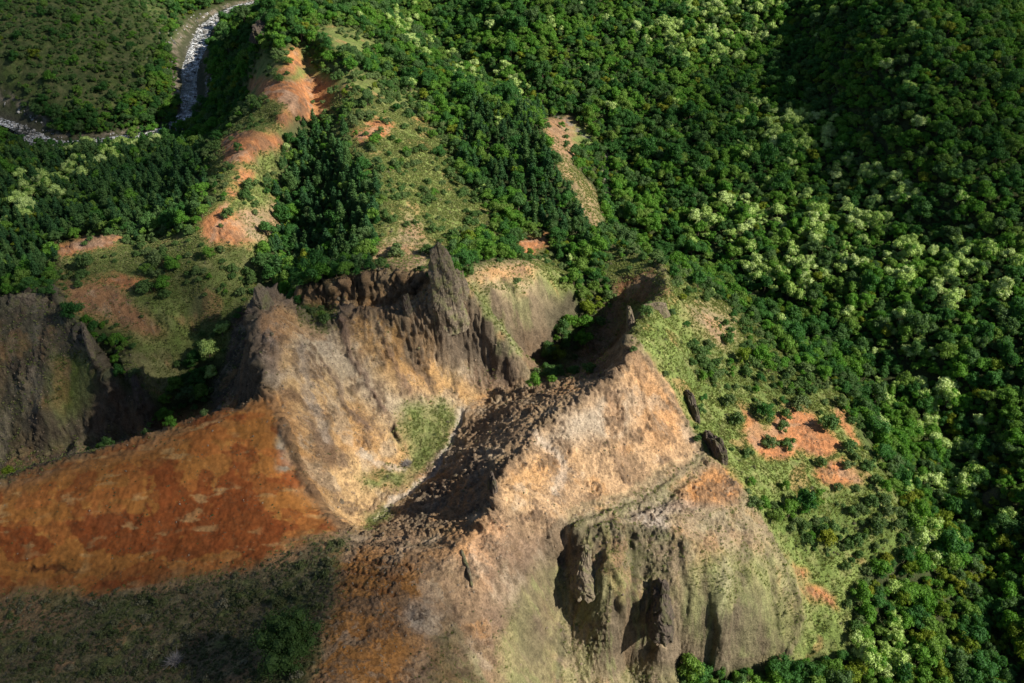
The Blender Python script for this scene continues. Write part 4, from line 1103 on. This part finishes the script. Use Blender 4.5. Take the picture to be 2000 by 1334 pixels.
def bank(name, meshes):
    c = bpy.data.collections.new(name)
    for k, me in enumerate(meshes):
        c.objects.link(bpy.data.objects.new('%s_%d' % (name, k), me))
    return c
def mass(name, label, meshes, pts, rotz, scl, tilt=None):
    """uncountable plants: one object whose geometry nodes set the variants on its points"""
    n = len(pts)
    rs = np.random.RandomState(n + 5)
    me = bpy.data.meshes.new(name)
    me.vertices.add(n)
    me.vertices.foreach_set('co', np.asarray(pts, np.float32).ravel())
    me.update()
    put_attr(me, 'variant', 'INT', rs.randint(0, len(meshes), n).astype(np.int32))
    rot = np.zeros((n, 3), np.float32)
    rot[:, 2] = rotz
    if tilt is not None:
        rot[:, :2] = tilt
    put_attr(me, 'turn', 'FLOAT_VECTOR', rot)
    s3 = np.asarray(scl, np.float32)
    if s3.ndim == 1:
        s3 = np.stack([s3 * (.85 + .3 * rs.rand(n)), s3 * (.85 + .3 * rs.rand(n)), s3 * (.8 + .4 * rs.rand(n))], 1)
    put_attr(me, 'size', 'FLOAT_VECTOR', s3.astype(np.float32))
    o = link(name, me)
    o['kind'], o['label'] = 'stuff', label
    ng = bpy.data.node_groups.new(name, 'GeometryNodeTree')
    ng.interface.new_socket('Geometry', in_out='INPUT', socket_type='NodeSocketGeometry')
    ng.interface.new_socket('Geometry', in_out='OUTPUT', socket_type='NodeSocketGeometry')
    gi_, go_ = ng.nodes.new('NodeGroupInput'), ng.nodes.new('NodeGroupOutput')
    ci = ng.nodes.new('GeometryNodeCollectionInfo')
    ci.inputs['Collection'].default_value = bank(name + '_variants', meshes)
    ci.inputs['Separate Children'].default_value = True
    ci.inputs['Reset Children'].default_value = True
    iop = ng.nodes.new('GeometryNodeInstanceOnPoints')
    iop.inputs['Pick Instance'].default_value = True
    def named(nm, typ):
        a = ng.nodes.new('GeometryNodeInputNamedAttribute')
        a.data_type = typ
        a.inputs['Name'].default_value = nm
        return a.outputs['Attribute']
    L = ng.links.new
    L(gi_.outputs[0], iop.inputs['Points'])
    L(ci.outputs[0], iop.inputs['Instance'])
    L(named('variant', 'INT'), iop.inputs['Instance Index'])
    L(named('turn', 'FLOAT_VECTOR'), iop.inputs['Rotation'])
    L(named('size', 'FLOAT_VECTOR'), iop.inputs['Scale'])
    L(iop.outputs[0], go_.inputs[0])
    o.modifiers.new('scatter', 'NODES').node_group = ng
    return o

# ------------------------------------------------------------------ where plants grow
rs = np.random.RandomState(99)
def in_zone(z, u, v):
    return look(z, u, v)
Z_PALE = zone([(1290,-40),(1520,-40),(1510,80),(1400,140),(1290,90)], [(880,115),(1045,165),(1035,200),(900,155)], [(775,30),(865,60),(840,105),(755,80)],
              [(1450,210),(1640,255),(1625,310),(1480,300)], [(1340,400),(1540,365),(1600,460),(1560,500),(1370,460)], [(1440,500),(1600,480),(1690,560),(1560,590),(1450,555)], [(1620,340),(1740,330),(1920,440),(1990,560),(1900,620),(1760,560),(1640,470)],
              [(1690,660),(1800,665),(1860,740),(1820,860),(1720,850),(1700,760)], [(1750,920),(1900,880),(1905,960),(1780,970)],
              [(1780,1010),(1870,1060),(1850,1140),(1800,1120)], [(1680,1110),(1790,1180),(1760,1360),(1680,1360)],
              [(0,425),(60,365),(130,315),(290,275),(290,302),(130,360),(20,455)], soft=4)
Z_SLIM = zone([(545,200),(620,180),(725,330),(745,480),(705,535),(560,545),(530,460)], [(-200,300),(400,290),(420,400),(360,450),(120,460),(90,560),(-200,590)],
              [(890,220),(1040,215),(1150,395),(1165,460),(1050,455),(940,370)], soft=5)
Z_YEL = zone([(1600,960),(2300,960),(2300,1500),(1600,1500)], [(1080,545),(1200,545),(1190,620),(1080,630)], soft=8)
def spread(step, y0, y1, seed):
    r_ = np.random.RandomState(seed)
    ys = np.arange(y0, y1, step * .87)
    P = []
    for k, y in enumerate(ys):
        w = y * .75 + 110
        x = np.arange(-w, w, step) + (k % 2) * step * .5
        P.append(np.stack([x, np.full(len(x), y)], 1))
    P = np.concatenate(P)
    return P + r_.uniform(-.42, .42, P.shape) * step
def facts(P):
    z, i, j = ground(P[:, 0], P[:, 1])
    u, v, d = sheet(P[:, 0], P[:, 1], z)
    return z, i, j, u, v, d
def shown(P, z, top):
    """which plants the camera's place can see over the land"""
    ok = np.ones(len(P), bool)
    for t in np.linspace(.02, .75, 60):
        x, y, h = P[:, 0] * (1 - t), P[:, 1] * (1 - t), (z + top) * (1 - t) + CAM_H * t
        m = np.hypot(x, y) > 20
        g, _, _ = ground(np.where(m, x, 50), np.where(m, y, 50))
        ok &= ~(m & (g > h + .3))
    return ok
PLANTS = []          # kind, x, y, z, scale, label, group
PLACED = [           # plants one can point at: kind, photo x, photo y, height of the ground there, scale, label
 ('big', 568, 1275, 62, 1.0, 'large bushy green tree on the dark scrub slope nearest the camera'),
 ('pale', 436, 656, 26, 1.05, 'pale green tree high in the dark gully beside the black cliff'),
 ('pale', 410, 700, 18, 1.25, 'broad pale green tree midway along the dark gully'),
 ('pale', 413, 737, 15, .95, 'pale green tree below the broad one in the dark gully'),
 ('mid', 322, 822, 8, 1.1, 'light green tree low in the dark gully behind the orange crest'),
 ('mid', 338, 838, 6, .8, 'small light green tree by the orange crest, lowest in the gully'),
 ('shrub', 776, 498, 71, 1.5, 'round shrub alone on the tan slope beside the tall spire'),
 ('shrub', 1530, 838, 28, 1.25, 'grey-green bush on the orange scar, upper of the shadowed pair'),
 ('shrub', 1538, 872, 28, 1.2, 'round dark bush on bare orange soil, lower of the shadowed pair'),
 ('shrub', 1612, 838, 23, 1.7, 'wide grey-green bush at the outer edge of the orange scar'),
 ('shrub', 1656, 878, 19, 1.4, 'green bush between the orange scar and the forest edge'),
 ('shrub', 1440, 826, 36, 1.5, 'grey bush at the inner side of the orange scar'),
 ('shrub', 1480, 800, 31, 1.2, 'bush at the upper tip of the orange scar'),
 ('shrub', 1560, 795, 26, 1.8, 'dense bush group top of the orange scar'),
 ('mid', 1490, 995, 30, 1.0, 'bright green small tree against the edge of the bare rock dome'),
 ('mid', 1515, 1020, 26, 1.0, 'second bright green small tree beside the bare rock dome'),
 ('shrub', 448, 424, 64, 1.5, 'dark round bush on the orange scar of the far ridge'),
 ('shrub', 490, 372, 60, 1.6, 'round bush above the orange scar on the far ridge'),
 ('shrub', 546, 160, 68, 1.2, 'lone bush on the upper edge of the highest orange scar'),
 ('shrub', 172, 520, 50, 1.9, 'dark bush below the bare knoll on the left slope'),
 ('shrub', 286, 570, 48, 1.9, 'dark bush in the middle of the left slope'),
 ('pale', 562, 300, 50, .8, 'single pale tree at the edge of the slender dark wood'),
]
for kind, u, v, h, s, lab in PLACED:
    p = drape(u, v)
    z, _, _ = ground(p[0], p[1])
    PLANTS.append((kind, p[0], p[1], float(z), s, lab, None))
own = np.array([(p[1], p[2], p[4]) for p in PLANTS])

P = spread(4.25, 105, 1020, 4)
z, i, j, u, v, d = facts(P)
dens = look(SHEET[4], u, v)
cl_n = fbm(P[:, 0] / 16, P[:, 1] / 16, 3, 301)
thin = dens < .56
prob = np.where(thin, dens * np.clip(1 + 2.2 * cl_n, 0, 3), np.clip(dens * (1.02 + .3 * cl_n), 0, 1))
ok = (rs.rand(len(P)) < prob) & (SLOPE[i, j] < np.where(dens > .6, 1.9, 1.1)) & (D_RIV[i, j] > np.where((u > 335) & (v < 200), 17, np.where((u > 250) & (u < 345), 4, 11))) & ((D_STR[i, j] > 1.5 + 1.5 * rs.rand(len(P))) | (v > 620))
ok &= (u > -260) & (u < 2260) & (v > -120) & (v < 1500)
for ox, oy, os_ in own:
    ok &= np.hypot(P[:, 0] - ox, P[:, 1] - oy) > 3.4 * os_
P, z, u, v, d, dens = P[ok], z[ok], u[ok], v[ok], d[ok], dens[ok]
r1, r2 = rs.rand(len(P)), rs.rand(len(P))
patch = fbm(P[:, 0] / 26, P[:, 1] / 26, 3, 311)
kinds = np.where(r1 + .9 * patch < .48, 'dark', 'mid').astype('<U8')
kinds = np.where(r2 < .05 + .20 * in_zone(Z_YEL, u, v) * (1 + patch), 'yellow', kinds)
kinds = np.where(rs.rand(len(P)) < .85 * in_zone(Z_SLIM, u, v), 'slim', kinds)
pp = in_zone(Z_PALE, u, v)
pn = fbm(P[:, 0] / 15, P[:, 1] / 15, 2, 321)
kinds = np.where(rs.rand(len(P)) < np.clip(pp * (.40 + 1.3 * pn) + .016 * (u > 700), 0, .9), 'pale', kinds)
kinds = np.where((dens < .68) & (rs.rand(len(P)) < .85), 'shrub', kinds)
size = .47 + .95 * rs.rand(len(P)) ** 2.0 + .10 * patch
size = np.where(kinds == 'shrub', .45 + .85 * rs.rand(len(P)) ** 1.5, size)
size = np.where((v > 650) & (u > 1400) & (kinds != 'shrub'), size * 1.08, size)
size = np.where((kinds == 'dark') & (rs.rand(len(P)) < .06), size * 1.5, size)
vis = shown(P, z, 5.0) & (u > -30) & (u < 2030) & (v > -20) & (v < 1370)
rad0 = {'dark': 3.6, 'mid': 3.4, 'yellow': 3.0, 'pale': 3.9, 'shrub': 2.6, 'slim': 2.2}
WORD = {'dark': 'dark green tree', 'mid': 'mid green tree', 'yellow': 'yellow-green tree', 'pale': 'pale blossom tree', 'shrub': 'grey-green shrub', 'slim': 'slender dark tree'}
CAT = {'dark': 'tree', 'mid': 'tree', 'yellow': 'tree', 'pale': 'tree', 'shrub': 'shrub', 'slim': 'tree', 'big': 'tree'}
NAME = {'dark': 'broadleaf_tree', 'mid': 'green_tree', 'yellow': 'yellow_green_tree', 'pale': 'blossom_tree', 'shrub': 'shrub', 'slim': 'slender_tree', 'big': 'bushy_tree'}
AREAS = [('on the near scrub slope', [(-400,1040),(690,1040),(620,1500),(-400,1500)]),
         ('in the dark gully behind the orange crest', [(-300,560),(120,560),(330,680),(480,560),(560,600),(520,780),(0,960),(-300,1000)]),
         ('on the left slope between the orange scars', [(90,450),(420,340),(560,240),(540,480),(500,600),(330,690),(120,580)]),
         ('on the far ridge beside the river', [(380,290),(420,130),(520,20),(640,60),(620,220),(560,300),(430,340)]),
         ('on the shaded slope between river and far ridge', [(-300,285),(420,250),(430,440),(100,470),(90,570),(-300,590)]),
         ('on the hillside across the river', [(-300,-100),(500,-100),(400,60),(350,240),(0,280),(-300,280)]),
         ('in the dense wood of the central gully', [(540,190),(630,170),(730,330),(745,540),(560,600),(500,560)]),
         ('in the bowl behind the tall spire', [(1050,540),(1200,480),(1230,600),(1200,740),(1050,760),(1030,640)]),
         ('on the meadows behind the tall spire', [(620,-50),(800,60),(900,160),(1060,250),(1180,460),(1190,520),(1050,640),(860,560),(740,545),(720,320),(620,150)]),
         ('on the grassy flank between spires and forest', [(1180,480),(1300,510),(1480,640),(1640,770),(1770,1060),(1670,1215),(1640,1290),(1530,1290),(1230,680)]),
         ('on the hill in the far right corner', [(1560,-100),(2300,-100),(2300,440),(1880,430),(1700,330),(1580,180)]),
         ('in the near corner of the valley forest', [(1540,1290),(1680,1110),(1770,1060),(1760,930),(2300,930),(2300,1500),(1000,1500),(1200,1290)])]
AREAS += [('in the valley forest beside the stream bend', [(1090,230),(1300,230),(1300,520),(1180,480)]),
          ('at the far end of the valley forest', [(700,-100),(1250,-100),(1250,130),(1000,190),(850,100)]),
          ('in the valley forest below the far meadows', [(1000,190),(1250,130),(1300,230),(1090,230)]),
          ('in the valley forest at the top edge', [(1250,-100),(1560,-100),(1580,180),(1250,180)]),
          ('in the valley forest at the foot of the shaded hill', [(1300,180),(1580,180),(1700,330),(1300,380)]),
          ('in the blossom belt midway down the valley', [(1300,380),(1700,330),(1740,600),(1400,540),(1300,500)]),
          ('in the valley forest near the far right edge', [(1700,330),(1880,430),(2300,440),(2300,700),(1740,600)]),
          ('in the valley forest facing the orange scar', [(1480,640),(1400,540),(1740,600),(1850,930),(1740,940),(1640,770)]),
          ('in the right-edge forest level with the scar', [(1740,600),(2300,700),(2300,930),(1850,930)])]
area_of = np.full(len(P), 'in the wide valley forest', dtype='<U64')
for nm, poly in AREAS[::-1]:
    area_of[look(raster(poly), u, v) > .5] = nm
SIZEW = {}
for kd in rad0:
    q_ = np.quantile(size[kinds == kd], (.25, .75, .95))
    SIZEW[kd] = q_
def beside(q):
    dd_ = np.hypot(P[:, 0] - P[q, 0], P[:, 1] - P[q, 1])
    dd_[q] = 99
    n_ = kinds[np.where(dd_ < 6.5)[0]]
    if len(n_) == 0:
        return 'standing alone '
    for k_, w_ in (('pale', 'by blossom trees '), ('yellow', 'by yellow-green trees '), ('shrub', 'among shrubs '), ('slim', 'among slender trees ')):
        if k_ != kinds[q] and (n_ == k_).any():
            return w_
    same = (n_ == kinds[q]).sum()
    return 'amid its like ' if same >= 3 else 'in mixed growth '
def label_of(q):
    a_ = SIZEW[kinds[q]]
    w_ = 'huge ' if size[q] > a_[2] else 'large ' if size[q] > a_[1] else 'small ' if size[q] < a_[0] else ''
    t_ = w_ + WORD[kinds[q]] + ' ' + beside(q) + area_of[q]
    return t_ if len(t_.replace('-', ' ').split()) <= 16 else w_ + WORD[kinds[q]] + ' ' + area_of[q]
for kd in rad0:
    idx = np.where(kinds == kd)[0]
    px = np.where(vis[idx], size[idx] * rad0[kd] / d[idx], 0)
    mine = sum(1 for p in PLANTS if p[0] == kd)
    order = idx[np.argsort(-px)]
    nsel = min(300 - mine, int((px > 0).sum()))
    for q in order[:nsel]:
        PLANTS.append((kd, P[q, 0], P[q, 1], z[q], size[q], label_of(q), NAME[kd].replace('_', ' ') + 's ' + area_of[q]))
    rest = order[nsel:]
    if len(rest):
        mass({'pale': 'blossom_forest', 'shrub': 'shrubbery', 'slim': 'slender_forest'}.get(kd, NAME[kd].replace('tree', 'forest')), 'further ' + WORD[kd] + 's merging into one canopy', [c for c, t in VAR[kd]],
             np.stack([P[rest, 0], P[rest, 1], z[rest] - .2], 1), rs.rand(len(rest)) * 6.28, size[rest])
from collections import Counter
print('plants', len(P), Counter(kinds.tolist()), Counter(p[5] for p in PLANTS).most_common(8))
for kd, x, y, zz, s, lab, grp in PLANTS:
    cr, tr = VAR[kd][rs.randint(len(VAR[kd]))]
    o = bpy.data.objects.new(NAME[kd], None)
    COL.objects.link(o)
    o.empty_display_size = .1
    o.location = (x, y, zz - .2)
    o.rotation_euler = (0, 0, rs.rand() * 6.28)
    o.scale = (s * (.88 + .24 * rs.rand()), s * (.88 + .24 * rs.rand()), s * (.82 + .36 * rs.rand()))
    tag(o, lab, CAT[kd], grp)
    link('crown', cr, o)
    link('trunk', tr, o)

# leafless grey shrub in the bowl
def dead_shrub(u, v, h, size, label):
    r_ = np.random.RandomState(77)
    V, F = [], []
    for k in range(46):
        a, e = r_.rand() * 6.28, .35 + 1.1 * r_.rand()
        d_ = np.array((math.cos(a) * math.cos(e), math.sin(a) * math.cos(e), math.sin(e)))
        p0 = np.array((0, 0, .1)); p1 = p0 + d_ * size * .5 + r_.randn(3) * .12; p2 = p1 + (d_ + r_.randn(3) * .35) * size * .5
        vv, ff = tube([p0, p1, p2], [.10, .06, .02], 4)
        F += [tuple(q + len(V) for q in f_) for f_ in ff]; V += vv
        for m_ in range(4):
            p3 = p1 + (d_ + r_.randn(3) * .7) * size * .35
            vv, ff = tube([p1, p3], [.05, .018], 3)
            F += [tuple(q + len(V) for q in f_) for f_ in ff]; V += vv
    o = link('dead_shrub', mesh_of('dead_shrub', V, F, [M_TWIG]))
    p = drape(u, v)
    z_, _, _ = ground(p[0], p[1])
    o.location = (p[0], p[1], float(z_))
    tag(o, label, 'shrub')
dead_shrub(796, 908, 39, 2.6, 'leafless grey shrub beside the green patch in the bowl')
dead_shrub(345, 1295, 60, 3.2, 'leafless grey shrub on the near scrub slope')

# ------------------------------------------------------------------ grass, scrub and stones
def scatter(n, y0, y1, seed, weight, umin=-150, umax=2150, vmax=1450):
    r_ = np.random.RandomState(seed)
    y = np.sqrt(r_.uniform(y0 ** 2, y1 ** 2, n))
    x = r_.uniform(-1, 1, n) * (y * .72 + 60)
    Q = np.stack([x, y], 1)
    z_, i_, j_, u_, v_, d_ = facts(Q)
    k = (r_.rand(n) < weight(i_, j_, u_, v_, Q)) & (u_ > umin) & (u_ < umax) & (v_ < vmax) & (v_ > -60)
    Q, z_ = Q[k], z_[k]
    return np.stack([Q[:, 0], Q[:, 1], z_ - .03], 1), d_[k], u_[k], v_[k]
GR, TR = ATT['grass'], ATT['tree']
def w_grass(i_, j_, u_, v_, Q):
    return np.clip(GR[i_, j_] - .1, 0, 1) * (TR[i_, j_] < .7) * (SLOPE[i_, j_] < 1.6) * np.clip(.75 + .9 * fbm(Q[:, 0] / 5, Q[:, 1] / 5, 2, 401), 0, 1) * (D_RIV[i_, j_] > 12)
Q, dd, uu, vv = scatter(800000, 100, 520, 21, w_grass)
nearscrub = look(raster([(-350,1150),(0,1165),(400,1140),(600,1060),(690,1050),(660,1090),(600,1500),(-350,1500)]), uu, vv) > .5
gs = .40 + .5 * rs.rand(len(Q))
mass('grass', 'dry yellow-green grass on the slopes', [tuft_mesh('tuft', k, M_GRASS) for k in range(4)], Q[~nearscrub], rs.rand((~nearscrub).sum()) * 6.28, gs[~nearscrub] * np.clip(dd[~nearscrub] / 320, .6, 1.4))
print('grass', len(Q))
Q2, dd2, uu2, vv2 = scatter(60000, 100, 420, 22, lambda i_, j_, u_, v_, Q: np.clip(GR[i_, j_] - .3, 0, 1) * (TR[i_, j_] < .7) * (SLOPE[i_, j_] < 1.5) * np.clip(-.02 + .9 * fbm(Q[:, 0] / 9, Q[:, 1] / 9, 2, 411), 0, 1))
sc2 = .3 + .5 * rs.rand(len(Q2)) ** 2
Q3, s3_ = Q[nearscrub], .13 + .45 * rs.rand(nearscrub.sum()) ** 2.5
s3_ = np.where((fbm(Q3[:, 0] / 9, Q3[:, 1] / 9, 2, 441) > .18) & (rs.rand(len(Q3)) < .12), s3_ * 2 + .5, s3_)
mass('scrub', 'low mixed scrub on the grassy slopes', [c for c, t in VAR['scrub']], np.concatenate([Q2, Q3]), rs.rand(len(Q2) + len(Q3)) * 6.28, np.concatenate([sc2, s3_]))
Q4, _, _, _ = scatter(90000, 100, 330, 23, lambda i_, j_, u_, v_, Q: bare[i_, j_] * np.clip(.02 + .5 * fbm(Q[:, 0] / 8, Q[:, 1] / 8, 3, 421) - .05, 0, 1) * (SLOPE[i_, j_] < 1.4))
mass('weeds', 'small dark tufts dotted over the bare soil', [c for c, t in VAR['scrub'][:2]], Q4, rs.rand(len(Q4)) * 6.28, .12 + .22 * rs.rand(len(Q4)) ** 2)
Q5, _, _, _ = scatter(420000, 100, 330, 24, lambda i_, j_, u_, v_, Q: (np.clip(ATT['rough'][i_, j_] - .2, 0, 1) * .3 + .12 * np.clip(fbm(Q[:, 0] / 6, Q[:, 1] / 6, 3, 431) + .1, 0, 1) * (1 - .8 * ridge_o[i_, j_])) * bare[i_, j_])
mass('rubble', 'loose stones on the broken slopes', [stone_mesh('stone', k, M_STONE) for k in range(4)], Q5, rs.rand(len(Q5)) * 6.28, .22 + .75 * rs.rand(len(Q5)) ** 5, rs.rand(len(Q5), 2))
UG = spread(3.4, 105, 760, 66)
zu, iu, ju, uu_, vu_, du_ = facts(UG)
ku = (rs.rand(len(UG)) < .8 * np.clip(look(SHEET[4], uu_, vu_) - .35, 0, 1)) & (SLOPE[iu, ju] < 2.2) & (D_RIV[iu, ju] > 12) & (uu_ > -150) & (uu_ < 2150) & (vu_ > -60) & (vu_ < 1450)
UG, zu = UG[ku], zu[ku]
mass('undergrowth', 'green undergrowth filling the gaps between the forest trees', [c for c, t in VAR['mid'][:3] + VAR['shrub'][:3]], np.stack([UG[:, 0], UG[:, 1], zu - .3], 1), rs.rand(len(UG)) * 6.28, .3 + .35 * rs.rand(len(UG)))
print('undergrowth', len(UG))
Q6, _, _, _ = scatter(60000, 120, 330, 25, lambda i_, j_, u_, v_, Q: big[i_, j_] * .035 + outc[i_, j_] * .012)
def block_mesh(name, seed):
    r_ = np.random.RandomState(seed)
    v_, f_ = blob(np.zeros(3), .5, r_, 6, 4)
    v_ = np.sign(v_) * np.abs(v_) ** .75 * np.array((.95, .75, .65)) + .07 * r_.randn(*v_.shape)
    return mesh_of(name, v_, f_, [M_CRAG])
mass('rockfall', 'angular fallen blocks on the broken brown slopes', [block_mesh('block', k_) for k_ in range(6)], Q6, rs.rand(len(Q6)) * 6.28, .5 + 1.6 * rs.rand(len(Q6)) ** 3, rs.rand(len(Q6), 2) * 1.5)
print('blocks', len(Q6))
print('scrub', len(Q2), len(Q3), len(Q4), len(Q5))
# boulders in and beside the river
r_ = np.random.RandomState(55)
k = r_.randint(0, len(RP), 2600)
off = r_.normal(size=2600) * .8
B = RP[k] + side[k] * (half[k] * off)[:, None] * 1.25
B[:, 2] = np.where(np.abs(off) < 1.0, RP[k, 2] - .5, ground(B[:, 0], B[:, 1])[0])
mass('boulders', 'pale boulders strewn along the river', [stone_mesh('boulder', 20 + k_, M_BOULDER) for k_ in range(4)], B, r_.rand(2600) * 6.28, .8 + 2.2 * r_.rand(2600) ** 3, r_.rand(2600, 2) * .6)

# ------------------------------------------------------------------ clouds that shade parts of the land
def cloud(label, spots_, thick, density, base_z=950.0):
    o = bpy.data.objects.new('cloud', None)
    COL.objects.link(o)
    tag(o, label, 'cloud')
    m = bpy.data.materials.new('cloud_vapour')
    m.use_nodes = True
    t = m.node_tree
    t.nodes.remove(t.nodes['Principled BSDF'])
    pv = t.nodes.new('ShaderNodeVolumePrincipled')
    pv.inputs['Color'].default_value = (1, 1, 1, 1)
    pv.inputs['Density'].default_value = density
    t.links.new(pv.outputs[0], t.nodes['Material Output'].inputs['Volume'])
    k_ = base_z / math.sin(SUN_EL)
    for q, (u_, v_, h_, rx, ry) in enumerate(spots_):
        g = at(u_, v_, h_)
        c = Vector(g) + sun_dir * ((base_z - h_) / math.sin(SUN_EL))
        nu, nv = 40, 24
        th = np.linspace(0, np.pi, nv)[:, None]
        ph = np.linspace(0, 2 * np.pi, nu, endpoint=False)[None]
        p = np.stack([np.sin(th) * np.cos(ph), np.sin(th) * np.sin(ph), np.cos(th) + 0 * ph], -1).reshape(-1, 3)
        bump = 1 + .16 * noise3(p * 3.0 + q * 5, 1.6, 600 + q) + .07 * noise3(p * 9.0, 1.6, 620 + q)
        p = p * bump[:, None] * np.array((rx, ry, thick))
        f = []
        for a in range(nv - 1):
            for b in range(nu):
                f.append((a * nu + b, (a + 1) * nu + b, (a + 1) * nu + (b + 1) % nu, a * nu + (b + 1) % nu))
        me = mesh_of('puff', p, f, [m], smooth=True)
        pf = link('puff', me, o)
        pf.location = c
    return o

cloud('white cloud high overhead that shades the left slopes', [(120,1110,48,78,62), (470,1400,70,78,56), (60,770,20,88,72), (250,610,42,48,48), (40,350,0,95,110), (90,90,25,110,140)], 80, .0058)
cloud('white cloud high overhead that shades the far right hill', [(1860,140,60,110,130), (2050,330,45,80,80)], 80, .0036)
